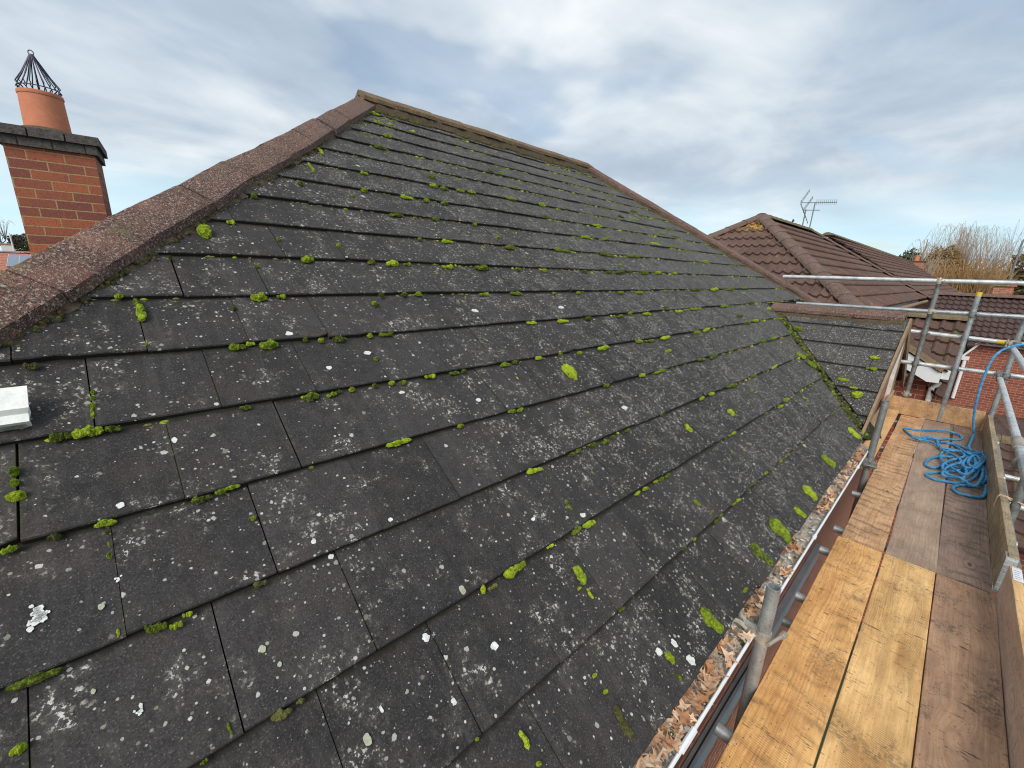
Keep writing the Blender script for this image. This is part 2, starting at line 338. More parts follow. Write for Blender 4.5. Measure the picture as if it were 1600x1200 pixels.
M['stain'] = plain('algae_stained_plastic', (0.25, 0.24, 0.20), 0.8, var=0.55, sc_=60, bmp=0.4)
M['gut_out'] = plain('grimy_gutter_outside', (0.42, 0.38, 0.32), 0.5, var=0.35, sc_=10)
M['lead'] = plain('grey_flashing', (0.42, 0.46, 0.51), 0.5, var=0.2)
M['soffit'] = plain('brown_timber', (0.26, 0.17, 0.10), 0.8, var=0.35, sc_=20)
M['cable'] = plain('black_cable', (0.01, 0.01, 0.01), 0.5)
M['ground'] = plain('garden_ground', (0.045, 0.06, 0.025), 0.95, var=0.5, sc_=0.6)
M['silt'] = plain('gutter_silt', (0.42, 0.37, 0.315), 0.95, var=0.95, sc_=90, bmp=1.0, fine=240)
M['trough'] = plain('valley_dirt', (0.022, 0.020, 0.014), 0.95, var=0.6, sc_=40, bmp=0.8)

def moss_mat(name, a, bb, c3):
    m, t, b = principled(name, 0.95)
    p = geo_pos(t)
    n1, _ = t.noise(p, 70, 4, 0.6); n2, _ = t.noise(p, 300, 3, 0.7); oi = t.new('ShaderNodeObjectInfo').outputs['Random']
    k = t.math('ADD', t.math('ADD', t.math('MULTIPLY', n1, 0.5), t.math('MULTIPLY', n2, 0.38)), t.math('MULTIPLY', oi, 0.24))
    cm_ = t.ramp(k, [(0.42, a), (0.57, bb), (0.72, c3)])
    br_, _ = t.noise(p, 38, 4, 0.7)
    cm_ = t.mix(t.math('MULTIPLY', t.step(br_, 0.56, 0.66), 0.7), cm_, (0.085, 0.065, 0.018))
    t.put(b.inputs['Base Color'], cm_)
    bump(t, b, n2, 0.8, 0.006)
    return m
M['moss'] = moss_mat('bright_moss', (0.045, 0.062, 0.004), (0.215, 0.305, 0.008), (0.47, 0.575, 0.028))
M['moss_olive'] = moss_mat('olive_moss', (0.05, 0.05, 0.012), (0.14, 0.14, 0.028), (0.24, 0.23, 0.07))
M['moss_dark'] = moss_mat('dark_moss', (0.02, 0.025, 0.006), (0.055, 0.07, 0.012), (0.14, 0.17, 0.02))
M['moss_rust'] = moss_mat('rusty_moss', (0.06, 0.035, 0.012), (0.17, 0.115, 0.035), (0.30, 0.22, 0.07))
M['lich_w'] = plain('white_lichen', (0.62, 0.63, 0.60), 0.95, var=0.3, sc_=90, bmp=0.6)
M['lich_g'] = plain('green_grey_lichen', (0.36, 0.38, 0.27), 0.95, var=0.3, sc_=90, bmp=0.6)

def steel(name, c, rough=0.42, met=0.55):
    m, t, b = principled(name, rough, met)
    p = geo_pos(t)
    a, _ = t.noise(p, 14, 4, 0.65); g, _ = t.noise(p, 90, 3, 0.7); f, _ = t.noise(p, 5, 2, 0.5)
    cc = t.ramp(t.math('ADD', t.math('MULTIPLY', a, 0.6), t.math('MULTIPLY', g, 0.4)), [(0.32, tuple(x*0.55 for x in c)), (0.5, c), (0.68, tuple(min(1, x*1.35) for x in c))])
    cc = t.mix(t.math('MULTIPLY', t.step(g, 0.58, 0.66), 0.6), cc, (0.085, 0.06, 0.045))
    mp, _ = t.noise(t.vmath('ADD', p, (3, 8, 1)), 30, 4, 0.7)
    cc = t.mix(t.math('MULTIPLY', t.step(mp, 0.62, 0.68), 0.7), cc, (0.55, 0.54, 0.50))
    cc = t.mix(t.math('MULTIPLY', t.step(f, 0.62, 0.75), 0.35), cc, (0.16, 0.12, 0.09))
    t.put(b.inputs['Base Color'], cc)
    t.put(b.inputs['Roughness'], t.math('ADD', t.math('MULTIPLY', a, 0.35), rough-0.15))
    bump(t, b, g, 0.15, 0.002)
    return m
M['galv'] = steel('galvanised_steel', (0.40, 0.43, 0.44))
M['galv_light'] = steel('pale_galvanised_steel', (0.58, 0.61, 0.61), 0.4, 0.35)
M['galv_dark'] = steel('dull_galvanised_steel', (0.25, 0.26, 0.25), 0.5)
M['coupler'] = steel('coupler_steel', (0.44, 0.40, 0.33), 0.5, 0.4)
M['yellow'] = plain('yellow_tape', (0.62, 0.42, 0.03), 0.5)
M['w_orange'] = wood('orange_plank', (0.54, 0.245, 0.068), (0.97, 0.56, 0.215), 0.75, 0.35, 0.12, 0.7, 0.35)
M['w_yellow'] = wood('yellow_plank', (0.58, 0.295, 0.09), (0.96, 0.61, 0.26), 0.8, 1.0, 0.0, 0.3)
M['w_brown'] = wood('grey_brown_plank', (0.30, 0.165, 0.092), (0.62, 0.37, 0.22), 0.9, 0.25, 0.3, 0.5)
M['w_tan'] = wood('tan_plank', (0.40, 0.20, 0.088), (0.78, 0.48, 0.255), 0.6, 0.2, 0.2, 0.5, 0.6)
M['w_grey'] = wood('taupe_plank', (0.285, 0.18, 0.12), (0.50, 0.35, 0.25), 0.45, 0.2, 0.3, 0.3)
M['w_dark'] = wood('dark_plank', (0.18, 0.112, 0.078), (0.38, 0.255, 0.185), 0.8, 0.2, 0.3, 0.5, 0.5)
M['w_toe'] = wood('toe_board_wood', (0.34, 0.19, 0.085), (0.66, 0.42, 0.22), 0.5, 0.4, 0.2, 0.95)
M['w_inner'] = wood('pale_taupe_board', (0.36, 0.25, 0.19), (0.62, 0.47, 0.37), 0.4, 0.2, 0.2)
M['w_olive'] = wood('olive_grey_plank', (0.20, 0.15, 0.085), (0.46, 0.36, 0.22), 0.6, 0.6, 0.35, 0.5, 0.4)
M['w_pale'] = wood('pale_orange_plank', (0.52, 0.27, 0.09), (0.84, 0.53, 0.25), 0.3, 0.25)

def rope_mat():
    m, t, b = principled('blue_rope', 0.6)
    p = geo_pos(t); n1, _ = t.noise(p, 300, 3, 0.6); n2, _ = t.noise(p, 14, 3, 0.6)
    k = t.math('ADD', t.math('MULTIPLY', n1, 0.6), t.math('MULTIPLY', n2, 0.4))
    t.put(b.inputs['Base Color'], t.ramp(k, [(0.35, (0.02, 0.14, 0.32)), (0.52, (0.045, 0.28, 0.54)), (0.68, (0.16, 0.45, 0.70))]))
    bump(t, b, n1, 0.4, 0.002); return m
M['rope'] = rope_mat()

def pantile_mat(name, lo, hi, yellow=None, green=0.0):
    m, t, b = principled(name, 0.88)
    p = geo_pos(t)
    a, _ = t.noise(p, 1.6, 4, 0.6); g, _ = t.noise(p, 28, 4, 0.75); h, _ = t.noise(p, 90, 2, 0.7)
    c = t.ramp(t.math('ADD', t.math('MULTIPLY', a, 0.55), t.math('MULTIPLY', g, 0.45)), [(0.36, lo), (0.64, hi)])
    d, _ = t.noise(p, 4.5, 5, 0.7)
    c = t.mix(t.math('MULTIPLY', t.step(d, 0.54, 0.7), 0.6), c, (0.045, 0.03, 0.027))
    c = t.mix(t.math('MULTIPLY', t.step(h, 0.62, 0.72), 0.5), c, (0.36, 0.29, 0.23))
    if yellow:
        dist = t.vmath('DISTANCE', p, yellow[0]); yn, _ = t.noise(p, 6, 4, 0.7)
        f = t.math('MULTIPLY', t.math('SUBTRACT', 1.0, t.step(dist, yellow[1]*0.3, yellow[1])), t.step(yn, 0.42, 0.58))
        y2, _ = t.noise(p, 8, 3, 0.6)
        f = t.math('MAXIMUM', f, t.math('MULTIPLY', t.step(y2, 0.68, 0.74), 0.7))
        c = t.mix(f, c, (0.44, 0.25, 0.04))
    if green:
        gn, _ = t.noise(p, 5.0, 5, 0.7)
        c = t.mix(t.math('MULTIPLY', t.step(gn, 0.54, 0.66), green), c, (0.15, 0.14, 0.035))
    t.put(b.inputs['Base Color'], c); bump(t, b, g, 0.4, 0.01)
    return m
M['pan1'] = pantile_mat('brown_pantile', (0.068, 0.038, 0.031), (0.155, 0.088, 0.068), ((-4.40, 13.62, 1.58), 0.85))
M['pan2'] = pantile_mat('dark_brown_pantile', (0.052, 0.030, 0.027), (0.105, 0.060, 0.050))
M['pan_moss'] = pantile_mat('mossy_brown_pantile', (0.058, 0.030, 0.025), (0.125, 0.068, 0.052), None, 0.45)
M['pan_org'] = pantile_mat('orange_tile', (0.36, 0.13, 0.08), (0.50, 0.21, 0.14))
M['slate'] = pantile_mat('grey_slate', (0.07, 0.075, 0.085), (0.16, 0.16, 0.175))
M['solar'] = plain('solar_glass', (0.17, 0.21, 0.29), 0.25, 0.2, var=0.1)
M['render_w'] = plain('white_render', (0.72, 0.72, 0.69), 0.9, var=0.06)
M['bark'] = plain('grey_bark', (0.16, 0.13, 0.10), 0.95, var=0.4, sc_=10)
M['twig_o'] = plain('ochre_twig', (0.33, 0.195, 0.085), 0.9, var=0.4, sc_=3)
M['twig_g'] = plain('grey_twig', (0.33, 0.25, 0.19), 0.9, var=0.3, sc_=3)
M['greybrown'] = plain('grey_brown_leaf', (0.19, 0.165, 0.115), 0.9, var=0.5, sc_=4)
M['russet'] = plain('russet_leaf', (0.22, 0.135, 0.055), 0.9, var=0.6, sc_=4)
M['needle'] = plain('evergreen_leaf', (0.045, 0.065, 0.03), 0.9, var=0.5, sc_=5)
M['hedge'] = plain('brown_green_leaf', (0.115, 0.095, 0.04), 0.9, var=0.6, sc_=3)
M['glass'] = plain('window_glass', (0.03, 0.035, 0.04), 0.1)
M['label'] = plain('white_label', (0.72, 0.75, 0.78), 0.6, var=0.03)
M['ink'] = plain('label_ink', (0.10, 0.12, 0.18), 0.7)
M['leaf1'] = plain('tan_dead_leaf', (0.50, 0.29, 0.165), 0.85, var=0.35, sc_=30)
M['leaf2'] = plain('rust_dead_leaf', (0.36, 0.17, 0.075), 0.85, var=0.35, sc_=30)
M['leaf3'] = plain('pale_dead_leaf', (0.62, 0.43, 0.29), 0.85, var=0.3, sc_=30)

# ------------------------------------------------------------------ mesh helpers
class MB:
    def __init__(s): s.v = []; s.f = []; s.uv = []; s.mi = []; s.sm = []; s.r = []
    def face(s, pts, uv=None, mi=0, smooth=False, r=0.5):
        i = len(s.v); s.v += [tuple(p) for p in pts]; s.f.append(tuple(range(i, i+len(pts))))
        s.uv.append(uv or [(0, 0)]*len(pts)); s.mi.append(mi); s.sm.append(smooth); s.r.append(r)
    def grid(s, rows, mi=0, smooth=True, closed=False, r=0.5):
        n = len(rows[0]); i0 = len(s.v)
        for row in rows: s.v += [tuple(p) for p in row]
        for a in range(len(rows)-1):
            for b_ in range(n if closed else n-1):
                c = (b_+1) % n
                s.f.append((i0+a*n+b_, i0+a*n+c, i0+(a+1)*n+c, i0+(a+1)*n+b_)); s.uv.append([(0, 0)]*4); s.mi.append(mi); s.sm.append(smooth); s.r.append(r)
    def box(s, lo, hi, mi=0, mtx=None, bev=0.0, mis=None):
        """axis box; MIS may give a material index for the faces -x +x -y +y -z +z. UVs are in metres."""
        x0, y0, z0 = lo; x1, y1, z1 = hi
        c = [Vector((x, y, z)) for x in (x0, x1) for y in (y0, y1) for z in (z0, z1)]
        Q = [((0, 1, 3, 2), 'y', 0), ((4, 6, 7, 5), 'y', 1), ((0, 4, 5, 1), 'x', 2), ((2, 3, 7, 6), 'x', 3), ((0, 2, 6, 4), 'z', 4), ((1, 5, 7, 3), 'z', 5)]
        for idx, ax, k in Q:
            pts = [c[i] for i in idx]
            uv = [((p.y, p.z) if ax == 'y' else (p.x, p.z) if ax == 'x' else (p.x, p.y)) for p in pts]
            if mtx is not None: pts = [mtx @ p for p in pts]
            s.face(pts, uv, mis[k] if mis else mi)
    def tube(s, pts, rad, seg=12, mi=0, cap=True, hollow=0.0):
        pts = [Vector(p) for p in pts]; rows = []
        rr = rad if isinstance(rad, (list, tuple)) else [rad]*len(pts)
        up = None
        for i, p in enumerate(pts):
            d = (pts[min(i+1, len(pts)-1)]-pts[max(i-1, 0)]).normalized()
            if up is None:
                up = Vector((0, 0, 1)) if abs(d.z) < 0.9 else Vector((1, 0, 0))
            a = (up-d*up.dot(d)).normalized(); b_ = d.cross(a); up = a
            rows.append([p+(a*math.cos(t)+b_*math.sin(t))*rr[i] for t in [2*math.pi*k/seg for k in range(seg)]])
        s.grid(rows, mi, True, True)
        if cap:
            for row, fl in ((rows[0], True), (rows[-1], False)):
                cen = sum(row, Vector())/len(row)
                d = (pts[1]-pts[0]).normalized()*(-1 if fl else 1) if fl else (pts[-1]-pts[-2]).normalized()
                if hollow:
                    inn = [cen+(q-cen)*hollow for q in row]
                    deep = [q-d*0.06 for q in inn]
                    for k in range(seg):
                        k2 = (k+1) % seg
                        a4 = [row[k], row[k2], inn[k2], inn[k]]; b4 = [inn[k], inn[k2], deep[k2], deep[k]]
                        s.face(a4 if not fl else a4[::-1], mi=mi); s.face(b4 if not fl else b4[::-1], mi=mi)
                    s.face(deep if not fl else deep[::-1], mi=mi)
                else:
                    s.face(row if not fl else row[::-1], mi=mi)
    def lathe(s, prof, cen, seg=24, mi=0):
        rows = [[Vector(cen)+Vector((r_*math.cos(2*math.pi*k/seg), r_*math.sin(2*math.pi*k/seg), z)) for k in range(seg)] for r_, z in prof]
        s.grid(rows, mi, True, True)
    def build(s, name, mats, parent=None, loc=(0, 0, 0), local=False, sharp=35):
        me = bpy.data.meshes.new(name)
        me.from_pydata(s.v, [], s.f); me.update()
        uvl = me.uv_layers.new(name='UVMap'); k = 0
        flat = []
        for u in s.uv:
            for q in u: flat += [q[0], q[1]]
        uvl.data.foreach_set('uv', flat)
        me.polygons.foreach_set('material_index', s.mi); me.polygons.foreach_set('use_smooth', s.sm)
        at = me.attributes.new('tile_rand', 'FLOAT', 'FACE'); at.data.foreach_set('value', s.r)
        for m in (mats if isinstance(mats, (list, tuple)) else [mats]): me.materials.append(m)
        if any(s.sm):
            try: me.set_sharp_from_angle(angle=R(sharp))
            except Exception: pass
        o = bpy.data.objects.new(name, me); col.objects.link(o)
        loc = Vector(loc)
        if not local and loc.length > 0: me.transform(Matrix.Translation(-loc))
        o.location = loc
        if parent is not None:
            o.parent = parent; o.matrix_parent_inverse = Matrix.Translation(-ABS[parent.name])
        ABS[o.name] = loc.copy()
        return o
ABS = {}
def tag(o, label=None, cat=None, group=None, kind=None):
    if label: o['label'] = label
    if cat: o['category'] = cat
    if group: o['group'] = group
    if kind: o['kind'] = kind
    return o
def thing(name, label, cat, loc=(0, 0, 0), group=None):
    o = bpy.data.objects.new(name, None); col.objects.link(o); o.location = loc; o.empty_display_size = 0.2
    ABS[o.name] = Vector(loc)
    return tag(o, label, cat, group)
def clip(poly, a, b_, c):
    """keep a*u+b*v <= c of a 2D polygon"""
    out = []
    for i, p in enumerate(poly):
        q = poly[(i+1) % len(poly)]
        fp = a*p[0]+b_*p[1]-c; fq = a*q[0]+b_*q[1]-c
        if fp <= 0: out.append(p)
        if fp*fq < 0:
            t = fp/(fp-fq); out.append((p[0]+(q[0]-p[0])*t, p[1]+(q[1]-p[1])*t))
    return out
STEP = 0.0185
def flat_tile(mb, u0, u1, s0, g, planes, P, rnd, thick=0.023):
    """one interlocking tile: (u along the eave, s up the slope), clipped, with a chipped front edge. P(u, s, h) -> point"""
    n = 7; tilt = rnd.uniform(-0.0025, 0.0025); up = rnd.uniform(-0.0015, 0.0025); jit = rnd.uniform(-0.005, 0.004)
    front = [(u0+(u1-u0)*i/n, s0+jit+rnd.uniform(-0.0009, 0.0009)) for i in range(n+1)]
    if rnd.random() < 0.14:
        e_ = rnd.choice((0, n)); front[e_] = (front[e_][0], front[e_][1]+rnd.uniform(0.006, 0.020))
    if rnd.random() < 0.10:
        e_ = rnd.randrange(1, n); front[e_] = (front[e_][0], front[e_][1]+rnd.uniform(0.003, 0.007))
    poly = front+[(u1, s0+g+0.035), (u0, s0+g+0.035)]
    for (a, b_, c) in planes:
        poly = clip(poly, a, b_, c)
        if len(poly) < 3: return
    r = rnd.random()
    hh = lambda u, s: up - STEP*(s-s0)/g + tilt*((u-u0)/(u1-u0)-0.5)*2
    uv = [((u-u0)/(u1-u0), (s-s0)/g) for u, s in poly]
    top = [P(u, s, hh(u, s)) for u, s in poly]
    mb.face(top, uv, r=r)
    # rounded arris along the front, then sides
    for i in range(len(poly)):
        j = (i+1) % len(poly)
        a, b2 = poly[i], poly[j]
        frontish = a[1] < s0+0.028 and b2[1] < s0+0.028
        if frontish:
            q = [P(a[0], a[1], hh(*a)), P(a[0], a[1]-0.003, hh(*a)-0.004), P(b2[0], b2[1]-0.003, hh(*b2)-0.004), P(b2[0], b2[1], hh(*b2))]
            mb.face(q, [uv[i], uv[i], uv[j], uv[j]], r=r)
            q = [P(a[0], a[1]-0.003, hh(*a)-0.004), P(a[0], a[1]-0.002, hh(*a)-thick), P(b2[0], b2[1]-0.002, hh(*b2)-thick), P(b2[0], b2[1]-0.003, hh(*b2)-0.004)]
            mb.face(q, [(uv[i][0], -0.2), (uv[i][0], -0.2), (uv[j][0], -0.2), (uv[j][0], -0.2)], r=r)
        else:
            q = [P(*a, hh(*a)), P(*a, hh(*a)-thick), P(*b2, hh(*b2)-thick), P(*b2, hh(*b2))]
            mb.face(q, [uv[i], uv[i], uv[j], uv[j]], r=r)

# ------------------------------------------------------------------ ground
gm = MB()
N_ = 40
rows = []
for i in range(N_+1):
    rows.append([Vector((-320+16*j, -220+18*i, GROUND + 0.25*noise.noise(Vector((i*.3, j*.3, 0))))) for j in range(N_+1)])
gm.grid(rows, 0, True)
tag(gm.build('ground', M['ground']), kind='structure')

# ------------------------------------------------------------------ the house under repair
HL = Vector((-4.93, 4.2, GROUND))
house = thing('house', 'house with dark grey tiled hip roof covered in moss and lichen, red-brown ridge tiles', 'house', HL)
rnd = random.Random(5)
# main slope: planes keep a*y + b*s <= c
hipL = (-1.0, -HK_L*CA, -(YA - HK_L*(XE-AX)) + 0.02)     # y >= YA - HK_L*(x-AX)
# x = XE - s*CA ; hip line y = YA - HK_L*(XE - s*CA - AX)
hipR = (1.0, HK_R*CA, YB + HK_R*(XE-AX) + 0.02)
# hipL: y >= YA - HK_L*(XE-AX) + HK_L*CA*s  ->  -y + HK_L*CA*s <= HK_L*(XE-AX) - YA
hipL = (-1.0, HK_L*CA, HK_L*(XE-AX)-YA+0.03)
hipR = (1.0, HK_R*CA, YB+HK_R*(XE-AX)+0.03)
topc = (0.0, 1.0, SR-0.02)
# valley from GA down to the eave corner
s_v = (XE-GA.x)/CA
yv0 = GA.y - (GA.z-(ZE-0.02))/GT                       # where the gable plane meets eave level
kv = (GA.y-yv0)/s_v                                    # y of the valley per metre of slope
mb = MB()
for k in range(0, 19):
    s0 = k*G
    off = 0.063 if k % 2 == 0 else 0.214
    for n in range(-9, 40):
        u0 = off+n*0.3065 + rnd.uniform(-0.0015, 0.0015)
        u1 = u0+0.3065-rnd.choice((0.0018, 0.0022, 0.0026, 0.0032 if u0 > 0.7 else 0.0042))
        pl = [hipL, hipR, topc]
        if s0 < s_v+0.1 and u1 > yv0-0.2 and u0 < 8.2:
            if u0 < GA.y+0.3: pl = pl+[(1.0, -kv, yv0-0.085)]
            else: continue
        if s0 > s_v-0.1 and s0 <= s_v+0.1 and u0 > GA.y-0.9: pl = pl
        flat_tile(mb, u0, u1, s0, G, pl, RP, rnd)
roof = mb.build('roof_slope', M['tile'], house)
# dark underlay below the tiles
mb = MB()
def yL(s): return YA-HK_L*(XE-s*CA-AX)
def yR(s): return YB+HK_R*(XE-s*CA-AX)
mb.face([RP(yL(0.0), 0.02, -0.045), RP(yv0, 0.02, -0.045), RP(GA.y, s_v, -0.045), RP(yR(s_v), s_v, -0.045), RP(YB, SR, -0.045), RP(YA, SR, -0.045)])
mb.build('roof_underlay', M['underlay'], house)
# the three slopes that face away
def simple_slope(p_lo0, p_lo1, p_hi1, p_hi0, gauge):
    """courses of flat tiles between two eave points and two top points"""
    m_ = MB(); p0, p1, h1, h0 = map(Vector, (p_lo0, p_lo1, p_hi1, p_hi0))
    ex = (p1-p0).normalized(); n = ex.cross((h0-p0)).normalized(); es = n.cross(ex); L = (h0-p0).dot(es)
    w1 = (p1-p0).length; a0 = (h0-p0).dot(ex); a1 = (h1-p0).dot(ex)
    P = lambda u, s, h: p0+ex*u+es*s+n*h
    pls = [(-1.0, a0/L, 0.02), (1.0, (w1-a1)/L, w1+0.02), (0.0, 1.0, L-0.02)]
    r_ = random.Random(9)
    for k in range(int(L/gauge)+1):
        for q in range(int(w1/0.3065)+2):
            u0 = (q-0.5*(k % 2))*0.3065
            flat_tile(m_, u0, u0+0.3023, k*gauge, gauge, pls, P, r_)
    m_.face([P(0, 0.02, -0.045), P(w1, 0.02, -0.045), P(a1, L, -0.045), P(a0, L, -0.045)])
    return m_
eaveYL, eaveYR = yL(0), yR(0)
XW = 2*AX-XE
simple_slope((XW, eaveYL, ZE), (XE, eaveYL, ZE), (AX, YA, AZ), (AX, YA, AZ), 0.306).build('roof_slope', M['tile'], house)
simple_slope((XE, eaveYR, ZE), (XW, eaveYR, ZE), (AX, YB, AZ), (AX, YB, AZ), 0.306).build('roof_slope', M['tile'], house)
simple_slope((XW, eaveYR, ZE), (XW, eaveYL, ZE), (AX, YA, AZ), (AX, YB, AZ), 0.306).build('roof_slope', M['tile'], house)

def capping(p0, p1, wing, crest, drop, seglen, seed, name, parent, bed=0.05, mat=None, mort=None, thick=0.042, flat=0.02):
    """angle ridge tiles laid along p0->p1: two wings, butt joints, bedded on mortar. DROP = fall of a wing from crest to edge"""
    r_ = random.Random(seed); p0 = Vector(p0); p1 = Vector(p1); d = p1-p0; L = d.length; d.normalize()
    nh = Vector((d.y, -d.x, 0)).normalized(); z = nh.cross(d); z = z if z.z > 0 else -z
    m_ = MB(); b_ = MB()
    nseg = max(1, round(L/seglen)); a = 0.0
    for i in range(nseg):
        t0 = L*i/nseg+0.0012; t1 = L*(i+1)/nseg-0.0012
        oz = r_.uniform(-0.0015, 0.002); ow = r_.uniform(-0.003, 0.003); yaw = r_.uniform(-0.003, 0.003)
        prof = [(-wing, crest-drop-thick), (-wing-0.001, crest-drop-0.004), (-wing+0.004, crest-drop), (-flat, crest-flat*0.35), (0, crest), (flat, crest-flat*0.35), (wing-0.004, crest-drop), (wing+0.001, crest-drop-0.004), (wing, crest-drop-thick)]
        inner = [(wing-thick, crest-drop-thick), (0, crest-thick-0.005), (-wing+thick, crest-drop-thick)]
        ring = prof+inner
        rows = []
        ns = 12
        for q in range(ns+1):
            t = t0+(t1-t0)*q/ns
            rows.append([p0+d*t+nh*(x+ow+yaw*(q-ns/2)+r_.uniform(-.0018, .0018))+z*(h+oz+r_.uniform(-.0014, .0014)) for x, h in ring])
        m_.grid(rows, 0, True, True)
        m_.face(rows[0]); m_.face(rows[-1][::-1])
    steps = max(4, int(L/0.04))
    for sgn in (-1, 1):
        rows = []
        for q in range(steps+1):
            t = L*q/steps
            rows.append([p0+d*t+nh*sgn*(wing*0.86+r_.uniform(-.008, .006))+z*(crest-drop-0.030),
                         p0+d*t+nh*sgn*(wing*0.96+r_.uniform(-.010, .010))+z*(crest-drop-0.03-bed*0.35),
                         p0+d*t+nh*sgn*(wing*1.05+r_.uniform(-.010, .016))+z*(crest-drop-bed-0.035)])
        b_.grid(rows if sgn > 0 else [x[::-1] for x in rows], 0, True)
    o = m_.build(name, mat or M['hip'], parent, sharp=30)
    b = b_.build('mortar_bed', mort or M['mortar'], o)
    return o
hl0 = Vector((AX, YA, AZ)); hl1 = Vector((XE, yL(0), ZE))
capping(hl1+Vector((0, 0, 0.01)), hl0+Vector((0, 0, 0.01)), 0.142, 0.050, 0.072, 0.45, 1, 'hip_tiles', house, bed=0.028)
hr1 = Vector((XE, yR(0), ZE))
capping(hl0*0+Vector((AX, YB, AZ+0.01)), hr1+Vector((0, 0, 0.01)), 0.125, 0.075, 0.06, 0.45, 2, 'hip_tiles', house, bed=0.055)
capping((AX, YA-0.05, AZ+0.02), (AX, YB+0.05, AZ+0.02), 0.13, 0.085, 0.075, 0.45, 3, 'ridge_tiles', house, bed=0.085, mat=M['ridge'])
for p, q in ((hl0, Vector((XW, eaveYL, ZE))), (Vector((AX, YB, AZ)), Vector((XW, eaveYR, ZE)))):
    capping(p, q, 0.125, 0.07, 0.06, 0.45, 4, 'hip_tiles', house)

# cross gable over the far end of the scaffold
def GP(u, s, h=0.0):      # u = x, s = distance up the gable slope from its eave
    y = GY0 + s*GCA; z = GZ0 + s*GSA
    return Vector((u, y - h*GSA, z + h*GCA))
GY0 = 4.66; GZ0 = GA.z-(GA.y-GY0)*GT
gl = (GA.y-GY0)/GCA; gg = 0.34/GCA
mb = MB(); r2 = random.Random(8)
for k in range(6):
    s0 = k*gg
    off = (-0.72, -0.865)[k % 2]
    for n in range(-4, 3):
        u0 = off+n*0.32; u1 = u0+0.316
        if u1 > GX: u1 = GX if u0 < GX-0.03 else u1
        if u0 >= GX-0.02: continue
        # valley: x >= GA.x + (GA.y-y)*dx/dy
        kx = (XE-GA.x)/(GA.y-yv0)
        # x >= GA.x + kx*(GA.y - GY0 - s*GCA) + gap
        flat_tile(mb, u0, u1, s0, gg, [(-1.0, -kx*GCA, -(GA.x+kx*(GA.y-GY0)+0.07)), (0, 1.0, gl-0.01)], GP, r2)
mb.face([GP(GX-0.01, gl, -0.05), GP(GA.x, gl, -0.05), GP(GX-0.01, (yv0+0.03-GY0)/GCA, -0.05)])
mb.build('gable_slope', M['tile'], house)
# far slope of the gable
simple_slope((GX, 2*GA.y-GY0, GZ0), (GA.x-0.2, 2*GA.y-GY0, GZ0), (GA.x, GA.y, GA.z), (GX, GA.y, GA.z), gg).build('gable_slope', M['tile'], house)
capping(GA+Vector((-0.02, 0, 0.0)), (GX-0.03, GA.y, GA.z), 0.125, 0.075, 0.062, 0.45, 6, 'gable_ridge_tiles', house, bed=0.07)
# valley trough
mb = MB(); r3 = random.Random(3)
va = Vector((GA.x, GA.y, GA.z-0.02)); vb = Vector((XE, yv0, ZE-0.04)); vd = (vb-va)
side = Vector((vd.y, -vd.x, 0)).normalized()
rows = []
for q in range(41):
    p = va+vd*(q/40)
    rows.append([p-side*0.13+Vector((0, 0, 0.03)), p-side*0.06+Vector((0, 0, -0.012+r3.uniform(-.01, .012))), p+Vector((0, 0, -0.02+r3.uniform(-.012, .012))), p+side*0.06+Vector((0, 0, -0.012+r3.uniform(-.01, .012))), p+side*0.13+Vector((0, 0, 0.03))])
mb.grid(rows, 0, True); mb.build('valley', M['trough'], house)
# barge boards on the gable verge and brick gable wall
def strip_board(name, x0, x1, top0, bot0, ys, mat, parent):
    m_ = MB(); rows = []
    for y in ys:
        zt = GA.z-abs(GA.y-y)*GT
        rows.append([Vector((x0, y, zt+top0)), Vector((x1, y, zt+top0)), Vector((x1, y, zt+bot0)), Vector((x0, y, zt+bot0))])
    m_.grid(rows, 0, False, True); m_.face(rows[0][::-1]); m_.face(rows[-1])
    return m_.build(name, mat, parent)
strip_board('bargeboard', GX+0.004, GX+0.026, 0.004, -0.15, (yv0+0.02, GA.y, 2*GA.y-GY0), M['soffit'], house)
mb = MB(); mb.box((-0.432, 6.70, -1.39), (-0.392, 7.02, -0.47), mis=[0, 0, 1, 0, 0, 0]); mb.build('end_board', [M['w_olive'], M['upvc_dirty']], house)
# walls
mb = MB(); xw = XE-0.115
mb.box((XW+0.115, eaveYL+0.12, GROUND), (xw, eaveYR-0.12, ZE-0.16))
gy0, gy1 = GY0+0.12, 2*GA.y-GY0-0.12
zt = GA.z-0.11-(GA.y-gy0)*GT
pts = [(GX-0.12, gy0, GROUND), (GX-0.12, gy1, GROUND), (GX-0.12, gy1, zt), (GX-0.12, GA.y, GA.z-0.12), (GX-0.12, gy0, zt)]
mb.face(pts, [(p[1], p[2]) for p in pts])
mb.build('wall', M['brick'], house)
mb = MB(); mb.box((xw+0.002, eaveYL, ZE-0.17), (XE-0.045, yv0, ZE-0.148)); mb.box((XE-0.066, eaveYL, ZE-0.147), (XE-0.044, yv0, ZE-0.03))
mb.build('fascia', M['upvc_dirty'], house)
mb = MB(); mb.box((xw+0.003, -1.8, -2.50), (-0.430, yv0-0.3, -2.365)); mb.build('flashing_ledge', M['lead'], house)
mb = MB(); r4 = random.Random(2)
mb.tube([(-0.448+0.010*noise.noise(Vector((y*1.3, 0, 3))), y, -2.359) for y in [-1.5+0.12*i for i in range(38)]], 0.0045, 6)
mb.build('cable', M['cable'], house)
